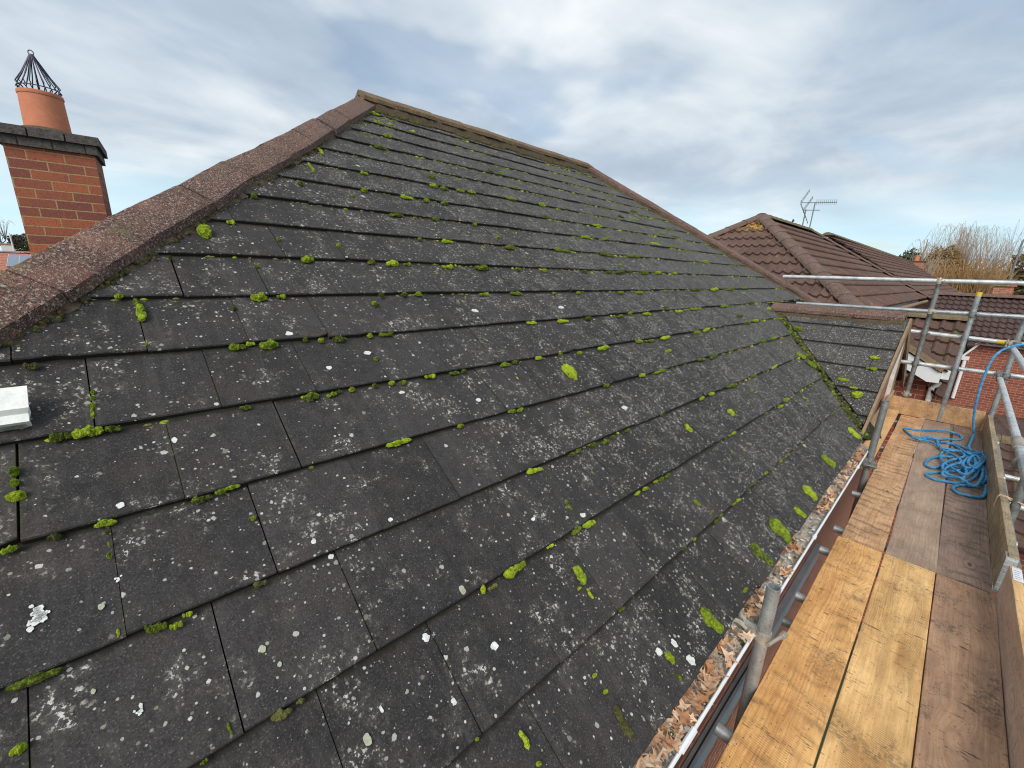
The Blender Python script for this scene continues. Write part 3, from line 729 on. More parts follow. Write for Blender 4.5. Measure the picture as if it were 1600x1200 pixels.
# gutter: half round, white lip, stained inside
GXL, GZL, GRAD = -0.292, -1.362, 0.056
gc = Vector((GXL-GRAD, 0, GZL))
mb = MB()
ysg = [eaveYL+i*0.12 for i in range(int((yv0-0.12-eaveYL)/0.12)+1)]
ys2 = [ysg[0], ysg[-1]]
outer = [(math.cos(t)*GRAD, -abs(math.sin(t))*GRAD) for t in [math.pi*i/12 for i in range(13)]]
inner = [(math.cos(t)*(GRAD-0.003), -abs(math.sin(t))*(GRAD-0.003)) for t in [math.pi*i/12 for i in range(13)]]
mb.grid([[Vector((gc.x+x, y, gc.z+z)) for x, z in outer] for y in ys2], 1, True)
mb.grid([[Vector((gc.x+x, y, gc.z+z)) for x, z in inner][::-1] for y in ys2], 2, True)
lip = [(-0.0045, -0.006), (-0.0055, 0.003), (-0.002, 0.006), (0.003, 0.005), (0.0055, 0.0), (0.004, -0.007)]
mb.grid([[Vector((GXL+x, y, GZL+z)) for x, z in lip] for y in ys2], 0, True, True)
gut = mb.build('gutter', [M['upvc'], M['gut_out'], M['stain']], house)
for yj in (1.07, 2.62, 3.95, -0.4):
    mb = MB()
    o2 = [(math.cos(t)*(GRAD+0.004), -abs(math.sin(t))*(GRAD+0.004)) for t in [math.pi*i/12 for i in range(13)]]
    wv = 0.055 if yj in (1.07, -0.4) else 0.016
    mb.grid([[Vector((gc.x+x, y, gc.z+z)) for x, z in o2] for y in (yj-wv, yj+wv)], 1, True)
    lp = [(-0.008, -0.008), (-0.009, 0.005), (-0.003, 0.010), (0.006, 0.009), (0.010, 0.001), (0.008, -0.010)]
    rows = [[Vector((GXL+x, y, GZL+z)) for x, z in lp] for y in (yj-wv*0.8, yj+wv*0.8)]
    mb.grid(rows, 0, True, True); mb.face(rows[0]); mb.face(rows[1][::-1])
    mb.build('gutter_union', [M['upvc'], M['gut_out']], gut)

# chimney
CX0, CX1, CY0, CY1 = -6.08, -5.56, -0.455, 0.085
mb = MB(); mb.box((CX0, CY0, -1.2), (CX1, CY1, 0.85))
CROT = Matrix.Translation((CX1, CY1, 0)) @ Matrix.Rotation(R(-5.3), 4, 'Z') @ Matrix.Translation((-CX1, -CY1, 0))
mb.v = [tuple(CROT @ Vector(q)) for q in mb.v]
ch = mb.build('chimney', M['chim_brick'], house)
mb = MB(); rc = random.Random(4)
def brick_course(mb, x0, x1, y0, y1, z0, z1, n, off):
    for i in range(n+1):
        a = y0+(y1-y0)*(i-off)/n; b_ = y0+(y1-y0)*(i+1-off)/n
        a = max(a, y0); b_ = min(b_, y1)
        if b_-a < 0.03: continue
        e = rc.uniform(-0.004, 0.004)
        mb.box((x0, a+0.005, z0), (x1+e, b_-0.005, z1+rc.uniform(-.003, .003)))
brick_course(mb, CX0-0.03, CX1+0.03, CY0-0.03, CY1+0.03, 0.851, 0.916, 3, 0.4)
brick_course(mb, CX0-0.055, CX1+0.055, CY0-0.055, CY1+0.055, 0.924, 0.995, 3, 0.0)
mb.box((CX0-0.02, CY0-0.02, 0.852), (CX1+0.02, CY1+0.02, 0.985))
mb.v = [tuple(CROT @ Vector(q)) for q in mb.v]
mb.build('chimney_cap', M['cap'], ch)
pc = (-5.80, -0.175, 0)
mb = MB(); mb.lathe([(0.150, 0.93), (0.146, 1.0), (0.137, 1.285), (0.141, 1.288), (0.143, 1.297), (0.141, 1.315), (0.132, 1.318), (0.118, 1.315), (0.115, 1.10)], pc, 32)
mb.lathe([(0.24, 0.985), (0.17, 1.03), (0.150, 1.035)], pc, 20, 1)
mb.build('chimney_pot', [M['pot'], M['mortar']], ch)
mb = MB()
for k in range(20):
    a = 2*math.pi*k/20
    ca, sa = math.cos(a), math.sin(a)
    pts = [(0.095, 1.26), (0.104, 1.32), (0.136, 1.345), (0.118, 1.36), (0.132, 1.38), (0.085, 1.455), (0.035, 1.555), (0.010, 1.605)]
    mb.tube([(pc[0]+r_*ca, pc[1]+r_*sa, z) for r_, z in pts], 0.0042, 6)
for r_, z in ((0.020, 1.585), (0.128, 1.35)):
    mb.tube([(pc[0]+r_*math.cos(2*math.pi*k/20), pc[1]+r_*math.sin(2*math.pi*k/20), z) for k in range(21)], 0.004, 6)
mb.tube([(pc[0], pc[1]+0.016*math.cos(t), 1.618+0.018*math.sin(t)) for t in [2*math.pi*k/12 for k in range(13)]], 0.004, 6)
mb.build('wire_cowl', M['wire'], ch)

# white plastic offcut lying on the tiles at the left
PS = Vector((0, -1, 0))
tr = thing('plastic_offcut', 'short white plastic trim offcut lying on the roof tiles, stained underneath', 'trim', RP(-0.2, 1.6, 0.01))
y, s = on_roof(60, 652)
def TP(a, b_, h): return RP(y-a, s+b_, h)
mb = MB()
prof = [(-0.032, 0.004), (-0.036, 0.030), (-0.012, 0.036), (-0.006, 0.052), (0.070, 0.058), (0.074, 0.054), (0.002, 0.046), (-0.004, 0.030), (-0.028, 0.026), (-0.026, 0.004)]
rows = [[TP(a+(0.0 if b_ < -0.01 else -0.004), b_, h) for b_, h in prof] for a in (0.012, 0.32)]
mb.grid(rows, 0, False, True); mb.face(rows[0][::-1]); mb.face(rows[1])
mb.build('trim_profile', M['offcut'], tr)
mb = MB(); rows = [[TP(a, b_, h) for b_, h in ((-0.034, 0.002), (-0.0345, 0.024), (0.06, 0.03), (0.06, 0.002))] for a in (0.02, 0.31)]
mb.grid(rows, 0, False, True); mb.face(rows[0][::-1]); mb.build('stained_core', M['stain'], tr)

# ------------------------------------------------------------------ debris in the gutter
mb = MB(); rs = random.Random(21); rows = []
yy = eaveYL+0.1
while yy < yv0-0.13:
    row = []
    for i in range(9):
        x = gc.x-0.052+0.1*i/8
        hmp = 0.016*noise.noise(Vector((x*30, yy*9, 1)))+0.009*noise.noise(Vector((x*90, yy*60, 5)))
        row.append(Vector((x, yy, GZL-0.016+hmp-0.012*((i-3)/5)**2)))
    rows.append(row); yy += 0.014
mb.grid([r_[::-1] for r_ in rows], 0, False)
tag(mb.build('gutter_silt', M['silt']), 'pale flaky silt lying along the inside of the white gutter', 'silt', kind='stuff')
mb = MB()
def leaf(mb, c, size, yaw, tilt, roll, mi):
    rr = [0.10, 0.55, 0.30, 0.80, 0.42, 1.0, 0.42, 0.80, 0.30, 0.55]
    aa = [-90, -50, -22, 8, 48, 90, 132, 172, 202, 230]
    mt = Matrix.Translation(c) @ Matrix.Rotation(yaw, 4, 'Z') @ Matrix.Rotation(tilt, 4, 'X') @ Matrix.Rotation(roll, 4, 'Y')
    cen = mt @ Vector((0, 0, 0)); ps = []
    cu = rs.uniform(0.1, 0.45)
    for r_, a in zip(rr, aa):
        x, y_ = size*r_*math.cos(R(a))*rs.uniform(.8, 1.15), size*r_*math.sin(R(a))*rs.uniform(.85, 1.15)
        ps.append(mt @ Vector((x, y_, cu*(x*x+y_*y_)/size+rs.uniform(-.06, .06)*size)))
    for i in range(len(ps)): mb.face([cen, ps[i], ps[(i+1) % len(ps)]], mi=mi, smooth=True)
clusters = [(0.85, 1.42, 60), (1.42, 1.62, 10), (1.72, 1.92, 24), (2.05, 2.2, 9), (2.30, 2.5, 14), (2.9, 3.15, 24), (3.2, 3.5, 16), (3.6, 4.4, 46), (0.2, 0.85, 60)]
for a, b_, n in clusters:
    for _ in range(int(n*1.7)):
        y_ = rs.uniform(a, b_)
        leaf(mb, Vector((gc.x+rs.uniform(-0.025, 0.043), y_, GZL+rs.uniform(-0.008, 0.022))), rs.uniform(0.016, 0.042), rs.uniform(0, 6.3), rs.uniform(-.7, .7), rs.uniform(-.7, .7), rs.choice((0, 0, 1, 2, 2)))
for _ in range(650):      # flakes and crumbs between the leaves
    y_ = rs.uniform(0.2, yv0-0.2); n_ = rs.randint(3, 5); a0_ = rs.uniform(0, 6.3); z_ = rs.uniform(0.004, 0.013)
    c_ = Vector((gc.x+rs.uniform(-0.035, 0.047), y_, GZL+rs.uniform(-0.014, 0.006))); tl = Vector((rs.uniform(-.5, .5), rs.uniform(-.5, .5), 1)).normalized(); e1 = tl.orthogonal().normalized(); e2 = tl.cross(e1)
    mb.face([c_+(e1*math.cos(a0_+6.283*q/n_)+e2*math.sin(a0_+6.283*q/n_))*z_*rs.uniform(.6, 1.2) for q in range(n_)], mi=rs.choice((0, 2, 3, 3, 3, 4)))
tag(mb.build('dead_leaves', [M['leaf1'], M['leaf2'], M['leaf3'], M['lich_w'], M['moss_dark']]), 'dry brown leaves heaped along the white gutter', 'leaves', kind='stuff')

# ------------------------------------------------------------------ moss
def moss_mesh(seed, mat, lobes):
    bm = bmesh.new(); r_ = random.Random(seed)
    for q in range(lobes):
        if lobes == 1: cx, cy, rad, sy = 0, 0, 1.0, 1.0
        else:
            cx = -0.72+1.44*q/(lobes-1)+r_.uniform(-.12, .12); cy = r_.uniform(-.25, .25); rad = r_.uniform(.30, .62)*(1.15-0.4*abs(cx)); sy = r_.uniform(1.1, 1.7)
        sv = Vector((seed*3.3+q, seed*1.7, seed*5.1)); hz = r_.uniform(.7, 1.05) if lobes > 1 else 1
        ret = bmesh.ops.create_icosphere(bm, subdivisions=3 if lobes > 1 else 4, radius=1.0); vs = ret['verts']
        for v in vs:
            p = v.co.copy()
            lump = 1.0+0.30*noise.noise(p*1.4+sv)+0.24*noise.noise(p*3.2+sv)+0.14*noise.noise(p*8+sv)+0.06*noise.noise(p*19+sv)
            v.co = Vector((cx+p.x*lump*rad, cy+p.y*lump*rad*sy, p.z*lump*rad*hz*1.5 if lobes > 1 else p.z*lump))
            if v.co.z < 0: v.co.z *= 0.25
        fs = [f for f in bm.faces if all(v in set(vs) for v in f.verts)] if False else list({f for v in vs for f in v.link_faces})
        geom = bmesh.ops.poke(bm, faces=fs)
        for v in geom['verts']:
            if v.co.z > -0.05: v.co += v.normal.normalized()*r_.uniform(0.0, 0.17*rad) + Vector((r_.uniform(-.03, .03), r_.uniform(-.03, .03), 0))*rad
    tips = [v for v in bm.verts if v.co.z > 0.0]
    for v in r_.sample(tips, min(len(tips), 900)):
        nn_ = (v.normal+Vector((r_.gauss(0, .5), r_.gauss(0, .5), r_.gauss(0, .4)))).normalized(); sd_ = nn_.orthogonal().normalized()*0.022
        L_ = r_.uniform(.05, .15); q0 = v.co.copy()
        bm.faces.new([bm.verts.new(q0-sd_), bm.verts.new(q0+sd_), bm.verts.new(q0+nn_*L_)])
    me = bpy.data.meshes.new('moss_clump'); bm.to_mesh(me); bm.free(); me.materials.append(mat)
    return me
MOSS = {'e': [moss_mesh(i, M['moss'], n) for i, n in enumerate((3, 4, 5, 4, 6, 3))], 'r': [moss_mesh(i+40, M['moss'], 1) for i in range(4)], 'j': [moss_mesh(i+60, M['moss'], n) for i, n in enumerate((4, 5, 3, 4, 6))]}
OLIVE = [moss_mesh(i+20, M['moss_olive'], 4) for i in range(2)]
rm = random.Random(77)
MG = 'moss cushions growing on the grey roof tiles'
def moss_at(px, py, wpx, kind='e', hpx=None, label=None, olive=False, plane='roof'):
    if plane == 'roof':
        y, s = on_roof(px, py); c = RP(y, s, -0.006 if kind == 'e' else -0.003)
        y1, s1 = on_roof(px-wpx/2, py); y2, s2 = on_roof(px+wpx/2, py)
        ax1, ax2, nn = EY, ES, NR
    else:
        n = Vector((0, -GSA, GCA)); c = hit(px, py, GA, n); ax1, ax2, nn = Vector((1, 0, 0)), Vector((0, GCA, GSA)), n
    dpt = c.dot(fwd)
    a = wpx/2*dpt/FPX*0.92                     # half width in metres seen square-on
    if plane == 'roof':
        # stretch by how fast the picture moves along the eave here
        q = c+EY*0.01; e = math.hypot((q.dot(rt)/q.dot(fwd)-c.dot(rt)/dpt), (q.dot(upv)/q.dot(fwd)-c.dot(upv)/dpt))*FPX/0.01
        q = c+ES*0.01; f = math.hypot((q.dot(rt)/q.dot(fwd)-c.dot(rt)/dpt), (q.dot(upv)/q.dot(fwd)-c.dot(upv)/dpt))*FPX/0.01
        if kind == 'j': ra, rb = wpx/2/e*0.66, (hpx or wpx*2)/2/f*0.95
        else: ra, rb = wpx/2/e*0.86, min(wpx*0.20/f+0.002, 0.024) if hpx is None else hpx/2/f*0.8
        ra = min(ra, 0.11); rb = min(rb, 0.10)
    else:
        ra, rb = a*0.78, a*0.62
    mesh = rm.choice(OLIVE if olive else MOSS['r' if (kind == 'e' and wpx < 12 and hpx is None) else kind])
    o = bpy.data.objects.new('moss_clump', mesh); col.objects.link(o)
    hz = min(0.85*min(ra, rb)+0.006, 0.026)
    fl = rm.choice((1, -1))
    if kind == 'j': ax1, ax2, ra, rb = ES, -EY, rb, ra*1.25
    m3 = Matrix((ax1*fl, ax2*fl, nn)).transposed()
    rot = Matrix.Rotation(rm.uniform(-.12, .12) if (kind != 'r' or hpx) else rm.uniform(0, 6.28), 3, 'Z')
    o.matrix_world = Matrix.Translation(c) @ (m3 @ rot).to_4x4() @ Matrix.Diagonal((ra, rb, hz, 1))
    tag(o, label or 'small green moss cushion growing on the grey roof tiles', 'moss', MG)
    return o
BIG = [
 (25, 775, 36, 'r', 15, 'mushroom shaped bright moss capping a tile joint near the left edge'),
 (22, 737, 18, 'r', 17, 'round moss tuft above the mushroom shaped moss at left'), (23, 754, 15, 'r', 12, 'small tuft squeezed between the round moss and the mushroom shaped moss'),
 (95, 681, 36, 'e', None, 'leftmost of three touching moss mounds below the white plastic offcut'), (139, 672, 48, 'e', None, 'long middle one of three touching moss mounds below the white plastic offcut'), (175, 668, 26, 'e', None, 'right end one of three touching moss mounds below the white plastic offcut'),
 (50, 1062, 104, 'e', 22, 'long mossy ribbon hugging a tile edge at the bottom left corner'),
 (29, 1169, 34, 'e', 24, 'oval moss pad on a joint in the bottom left corner'),
 (246, 980, 34, 'e', 22, 'broad moss pad, left of a close pair on the lowest left courses'), (274, 976, 22, 'e', 18, 'smaller round moss, right of a close pair on the lowest left courses'),
 (165, 816, 38, 'e', 14, 'moss wedge topping a row of tufts down a tile joint at left'),
 (316, 778, 34, 'e', 15, 'broad moss left of a chain of three near left-hand tile course'), (344, 768, 18, 'e', None, 'middle moss in a chain of three near left-hand tile course'), (362, 761, 24, 'e', 11, 'right moss in a chain of three near left-hand tile course'),
 (220, 487, 24, 'j', 26, 'lower lobe of the tall double moss cushion beside the left hip'), (214, 474, 17, 'j', 16, 'upper lobe of the tall double moss cushion beside the left hip'),
 (320, 362, 24, 'r', 22, 'fluffy moss ball close under the left hip tiles'),
 (421, 538, 30, 'e', None, 'long moss on the course, right neighbour of a spiky moss pair'),
 (486, 619, 25, 'e', None, 'dome of moss above a strong vertical joint in mid roof'),
 (622, 692, 38, 'e', 14, 'twin-domed moss straddling a tile edge at the centre of the roof'),
 (808, 886, 34, 'e', 22, 'largest lumpy moss with a dark hollow, on the centre courses'), (797, 895, 20, 'r', 18, 'round moss attached to the lumpy moss with a dark hollow'),
 (755, 921, 13, 'r', None, 'little green moss ball left of the lumpy hollow moss'),
 (837, 734, 24, 'e', 13, 'two-toned moss lump with a pointed right end on a mid course'),
 (906, 897, 18, 'j', 32, 'curled moss with a dark eye growing down a tile joint'),
 (902, 828, 18, 'e', 13, 'left of two moss cushions at a joint right of the hollow moss'), (921, 818, 20, 'e', 14, 'right of two moss cushions at a joint right of the hollow moss'),
 (889, 581, 13, 'r', 34, 'bright leaf-shaped moss standing alone in the middle of the slope'),
 (1218, 827, 24, 'j', 50, 'largest moss slug at the gutter edge, creased along its middle'),
 (1190, 867, 14, 'j', 40, 'dark-edged moss slug just below the creased slug by the gutter'),
 (1112, 970, 20, 'j', 42, 'fat moss slug beside the coupler of the near pole'),
 (975, 1130, 20, 'j', 50, 'olive moss streak pointing at the leaf-filled gutter near bottom'),
 (1265, 769, 14, 'j', 32, 'moss slug on the lowest course above the white gutter debris'),
 (1047, 1027, 14, 'j', 24, 'small oval moss between two white lichen spots near the gutter'),
 (1337, 678, 12, 'j', 26, 'uppermost moss slug along the gutter, next to the valley'), (1295, 721, 11, 'j', 26, 'moss slug second from the valley along the gutter'),
]
SMALL_E = '''185 462 16;230 538 8;145 612 9;144 621 9;145 632 11;372 541 26;392 536 14;385 636 18;366 481 8;405 464 26;439 462 15;480 405 22;581 409 14;614 411 22;636 412 12;699 416 18;754 418 22;756 459 16;632 460 10;654 459 10;596 461 9;585 473 8;588 476 8;530 529 22;578 524 9;600 522 14;610 521 10;588 560 8;519 615 16;529 611 12;550 608 10;586 602 9;612 598 10;630 597 10;672 587 17;711 582 14;725 579 8;790 569 16;720 665 10;798 642 8;502 531 10;477 530 8;808 458 16;866 458 6;904 457 7;999 457 11;971 457 8;1087 452 14;1117 452 16;1142 451 20;1163 450 12;811 421 7;851 422 8;914 424 9;952 425 10;970 425 16;984 424 8;1007 426 11;1029 426 9;1055 427 7;1102 409 9;969 414 7;832 504 14;881 501 16;920 497 10;970 494 12;985 489 7;1011 490 12;1040 481 9;1062 486 12;1087 482 16;1132 478 16;1175 473 9;1156 494 9;805 565 12;842 559 10;876 553 8;906 551 8;944 543 18;999 533 10;1014 532 14;1040 527 17;1089 519 10;1104 515 14;1167 504 9;1181 501 10;1045 548 9;948 602 9;1004 586 10;1032 579 17;1096 561 14;1116 556 15;1141 547 7;1191 533 10;802 642 9;813 640 10;927 694 10;946 690 12;958 682 7;981 672 9;1036 647 8;1097 622 9;1112 615 9;1145 602 18;1179 587 8;1147 676 8;1175 610 6;15 856 28;167 831 8;170 849 6;170 867 10;396 809 9;292 959 18;228 979 8;318 1191 14;746 1154 8;895 709 9;904 704 9;860 853 12;906 919 6;972 951 10;1009 763 9;1025 752 7;1034 748 9;1044 742 9;997 770 8;1154 781 9;1147 787 6;1127 805 12;1119 814 7;1070 857 7;1086 842 6;1180 755 6;1197 739 7;1165 922 11;930 1055 8;947 1080 9;843 1193 10;266 402 8;435 374 8;529 383 7;401 415 7;570 270 12;569 297 11;637 308 20;620 335 22;470 287 9;551 306 6;594 230 22;584 177 18;591 191 16;610 195 14;645 205 12;605 212 14;360 346 14;397 306 10;675 277 10;678 290 14;694 294 12;719 297 12;737 300 12;695 317 12;667 313 10;681 342 14;742 350 7;700 377 17;656 373 7;797 386 16;853 339 14;805 293 12;783 271 10;766 268 10;798 310 20;847 320 10;881 391 24;934 352 16;947 373 14;950 398 34;991 400 24;916 370 14;778 370 8;948 373 12;974 375 8;1024 381 16;1050 385 20;1032 365 22;990 342 16;970 339 9;1055 370 12;990 331 10;1212 572 12;1228 624 10;1220 635 9;1208 529 11;1191 533 8;1202 482 12'''
SMALL_J = '''145 645 12 18;889 790 8 18;922 927 5 16;1142 644 8 14;1076 669 6 14;1089 785 5 12;1190 866 8 20;1250 801 8 20;1062 1058 7 14;820 1155 12 26;184 988 9 15;359 1138 8 18;501 236 8 12;487 262 8 20;1252 556 9 16;1268 569 10 18;1285 577 9 14'''
SMALL_O = '''48 570 24;84 838 22;440 1115 34;470 1095 14;771 916 16;721 927 12;407 911 22;1150 640 8;780 563 9;1112 800 10'''
for p in BIG: moss_at(*p[:5], label=p[5], olive='olive' in p[5])
for it in SMALL_E.split(';'): a = list(map(float, it.split())); moss_at(*a, 'e')
for it in SMALL_J.split(';'): a = list(map(float, it.split())); moss_at(a[0], a[1], a[2], 'j', a[3])
for it in SMALL_O.split(';'):
    a = list(map(float, it.split())); moss_at(*a, 'e', olive=True, label='dull olive moss streak lying under a tile edge')
for px, py, wp, lb in ((1317, 593, 17, 'upper bright moss ball beside the mossy valley'), (1339, 617, 20, 'lower bright moss ball beside the mossy valley, the larger of the two'), (1366, 559, 16, 'ragged moss on the short gable slope near its verge'), (1361, 576, 17, 'flat moss tongue on a tile edge of the short gable slope'), (1333, 606, 12, 'dark low moss between the two bright balls by the valley'), (1247, 514, 15, 'upright moss at the top of the valley under the gable ridge')):
    moss_at(px, py, wp, 'e' if wp in (12, 16, 17) else 'r', label=lb, plane='gable')
# crumbs of moss along the courses, in the valley and under the hip tiles
def crumb(mb, c, rx, ry, rz, ax, ay, az, r_, mi):
    seg = 6
    rows = []
    for j, (rad, h) in enumerate(((1.0, 0.0), (0.85, 0.6), (0.35, 1.0))):
        rows.append([c+ax*(rx*rad*math.cos(t)*r_.uniform(.75, 1.2))+ay*(ry*rad*math.sin(t)*r_.uniform(.75, 1.2))+az*(rz*h*r_.uniform(.7, 1.3)-0.002) for t in [2*math.pi*q/seg for q in range(seg)]])
    mb.grid(rows, mi, True, True); mb.face(rows[-1], mi=mi, smooth=True)
mb = MB(); r5 = random.Random(31)
for k in range(1, 18):
    s0 = k*G
    for q in range(210):
        y_ = r5.uniform(yL(s0)+0.15, yR(s0)-0.1)
        if y_ < 0.9 and r5.random() < 0.4: continue
        dens = noise.noise(Vector((y_*1.4, k*3.1, 0)))
        if dens < 0.10 - 0.22*min(1, max(0, y_/4)) + 0.06*(k < 4): continue
        if s0 < s_v and y_ > yv0+kv*s0-0.1: continue
        sz = r5.uniform(0.003, 0.009)*(1.0+0.28*max(0, min(y_, 6)-1.5))
        crumb(mb, RP(y_, s0-r5.uniform(0.002, 0.012), -STEP), sz*r5.uniform(1, 2.4), sz, sz*0.9, EY, ES, NR, r5, r5.choice((0, 1, 1, 1, 2)))
    for q in range(90):   # tufts on the faces of the upper, farther tiles
        y_ = r5.uniform(1.5, yR(s0)-0.1); s_ = s0+r5.uniform(0, G)
        if s_ > SR-0.12 or y_ < yL(s_)+0.18 or noise.noise(Vector((y_*0.9, s_*0.9, 7))) < 0.30-0.06*y_ or (s0 < s_v+0.3 and y_ > yv0+kv*s0-0.1): continue
        sz = r5.uniform(0.004, 0.011)
        crumb(mb, RP(y_, s_, -STEP*0.5), sz*0.8, sz*1.6, sz*0.6, EY, ES, NR, r5, r5.choice((0, 1, 1)))
tag(mb.build('moss_specks', [M['moss'], M['moss_olive'], M['moss_dark']]), 'tiny moss crumbs lining the tile edges all over the roof', 'moss', kind='stuff')
mb = MB()
for q in range(900):
    t = r5.random(); p = va+vd*t+side*r5.gauss(0, 0.055)+Vector((0, 0, 0.004))
    sz = r5.uniform(0.006, 0.022)
    crumb(mb, p, sz*r5.uniform(.8, 1.5), sz*r5.uniform(.8, 1.5), sz*0.9, Vector((1, 0, 0)), EY, Vector((0, 0, 1)), r5, r5.choice((2, 2, 2, 2, 2, 2, 2, 1, 1, 0)))
tag(mb.build('valley_moss', [M['moss'], M['moss_olive'], M['moss_dark']]), 'dark moss filling the valley between main roof and gable', 'moss', kind='stuff')
mb = MB()
def under_cap(p0, p1, off, n_, dn, szr):
    p0, p1 = Vector(p0), Vector(p1); d = (p1-p0).normalized(); nh = Vector((d.y, -d.x, 0)).normalized()
    if nh.x < 0: nh = -nh
    for q in range(n_):
        p = p0+(p1-p0)*r5.random()
        if noise.noise(p*2.2) < -0.1: continue
        o_ = off+r5.gauss(0, 0.012)
        sz = r5.uniform(*szr)
        pp = p+nh*o_; ss = (XE-pp.x)/CA
        if ss > SR-0.08: continue
        crumb(mb, RP(pp.y, ss, -0.004), sz, sz, sz*1.3, EY, ES, NR, r5, r5.choice((1, 1, 2, 0, 2)))
under_cap(hl1, hl0, 0.147, 900, 0, (0.003, 0.010))
under_cap((AX, YA, AZ), (AX, YB, AZ), 0.165, 1500, 0, (0.006, 0.018))
under_cap((AX, YB, AZ), hr1, 0.15, 260, 0, (0.006, 0.016))
tag(mb.build('hip_moss', [M['moss_olive'], M['moss_rust'], M['moss_dark']]), 'olive moss fringe growing out under the red hip and ridge tiles', 'moss', kind='stuff')
# the large crusts of lichen
mb = MB(); rl = random.Random(13)
def crust(px, py, wpx, hpx, mi, holes=0):
    y, s = on_roof(px, py); c = RP(y, s); dpt = c.dot(fwd)
    q = c+EY*0.01; e = math.hypot((q.dot(rt)/q.dot(fwd)-c.dot(rt)/dpt), (q.dot(upv)/q.dot(fwd)-c.dot(upv)/dpt))*FPX/0.01
    q = c+ES*0.01; f = math.hypot((q.dot(rt)/q.dot(fwd)-c.dot(rt)/dpt), (q.dot(upv)/q.dot(fwd)-c.dot(upv)/dpt))*FPX/0.01
    k = math.floor(s/G); sv_ = s-k*G
    for _ in range(holes or 1):
        oy, os_ = (rl.gauss(0, wpx/4.2/e), rl.gauss(0, hpx/4.2/f)) if holes else (0, 0)
        scl = rl.uniform(.12, .34) if holes else 1
        n = 13; pts = []
        for i in range(n):
            t = 2*math.pi*i/n; w_ = rl.uniform(.72, 1.12)
            yy_ = y+oy+wpx/2/e*scl*w_*math.cos(t); ss = s+os_+hpx/2/f*scl*w_*math.sin(t)
            pts.append(RP(yy_, ss, -STEP*(ss-k*G)/G+0.0024))
        mb.face(pts, mi=mi)
        low = [p-NR*0.002 for p in pts]
        for i in range(n): mb.face([pts[i], low[i], low[(i+1) % n], pts[(i+1) % n]], mi=mi)
for a in ((58, 962, 50, 34, 0, 26), (187, 903, 20, 12, 0, 6), (217, 1108, 24, 22, 0, 9), (158, 947, 13, 11, 1), (144, 1078, 9, 10, 1), (292, 1042, 8, 7, 1), (272, 684, 11, 9, 0), (380, 690, 13, 8, 0), (438, 717, 17, 13, 0, 4), (188, 790, 14, 10, 0), (452, 521, 13, 8, 0), (515, 573, 9, 7, 0), (575, 549, 12, 8, 0), (743, 484, 10, 7, 0), (668, 994, 13, 15, 0), (774, 1008, 12, 16, 0), (596, 900, 8, 8, 1), (722, 922, 10, 15, 1), (410, 1013, 14, 13, 1), (437, 1037, 8, 9, 1), (575, 1155, 16, 20, 1), (710, 1096, 8, 13, 0), (597, 1107, 6, 13, 0), (629, 610, 9, 6, 0), (748, 624, 9, 7, 0), (1080, 1032, 12, 20, 0), (1031, 1018, 9, 14, 0), (1055, 1005, 8, 16, 0), (1132, 760, 8, 9, 0), (490, 846, 9, 9, 0), (519, 866, 10, 8, 0), (610, 812, 8, 7, 0), (834, 810, 7, 7, 0), (911, 805, 8, 9, 0), (977, 636, 8, 8, 0), (877, 479, 9, 6, 0)):
    crust(*a)
tag(mb.build('lichen_crusts', [M['lich_w'], M['lich_g']]), 'white and grey-green lichen crusts scattered over the dark tiles', 'lichen', kind='stuff')

# ------------------------------------------------------------------ scaffold
SR_ = 0.02415
scaf = thing('scaffold', 'galvanised tube scaffold with guard rails running along the eaves', 'scaffold', (0.1, 3.4, GROUND))
def pole(name, a, b_, mat='galv', r_=SR_, label=None, hollow=0.86):
    m_ = MB(); m_.tube([a, b_], r_, 20, hollow=hollow)
    o = m_.build(name, M[mat], scaf)
    if label: o['label'] = label
    return o
def coupler(c, d1, d2, mat='coupler', s_=1.0, nut=True):
    """right-angle coupler: two collars, a bridging block, two swing bolts with nuts"""
    c, d1, d2 = Vector(c), Vector(d1).normalized(), Vector(d2).normalized()
    n = d1.cross(d2).normalized(); m_ = MB()
    for d, sg in ((d1, -1), (d2, 1)):
        cc = c+n*sg*SR_*0.98
        m_.tube([cc-d*0.027*s_, cc+d*0.027*s_], SR_*1.32, 16); m_.tube([cc-d*0.010*s_, cc+d*0.010*s_], SR_*1.48, 16)
        o_ = d.cross(n)
        for q in (-1, 1):
            m_.tube([cc+o_*q*SR_*1.15-n*0.014, cc+o_*q*SR_*1.45+n*0.016], 0.009, 8)
        m_.tube([cc+o_*SR_*1.7-n*0.04, cc+o_*SR_*1.7+n*0.05], 0.0075, 8)
        m_.tube([cc+o_*SR_*1.7+n*0.026, cc+o_*SR_*1.7+n*0.044], 0.0145, 6)
    m_.build('coupler', M[mat if (int(abs(c.z)*100) % 2) else 'galv_dark'], scaf)
YE = 7.10
pole('standard', (-0.265, YE, GROUND), (-0.262, YE, 0.05), 'galv_dark')
pole('standard', (0.08, YE-0.05, -1.585), (0.08, YE-0.05, -0.075), 'galv', label='guard rail post ending above the deck, with yellow tape round its top')
mb = MB(); mb.tube([(0.08, YE-0.05, -0.112), (0.08, YE-0.05, -0.066)], SR_*1.06, 20); mb.build('tape_band', M['yellow'], scaf)
pole('standard', (0.485, YE+0.02, GROUND), (0.47, YE+0.02, 0.30), 'galv')
pole('standard', (0.525, 4.25, GROUND), (0.525, 4.25, 0.5), 'galv_dark')
pole('standard', (0.53, 1.4, GROUND), (0.53, 1.4, 0.5), 'galv')
pole('standard', (-0.2655, 1.665, GROUND), (-0.2655, 1.665, -1.128), 'galv', label='short upright with open top rising between gutter and nearest planks')
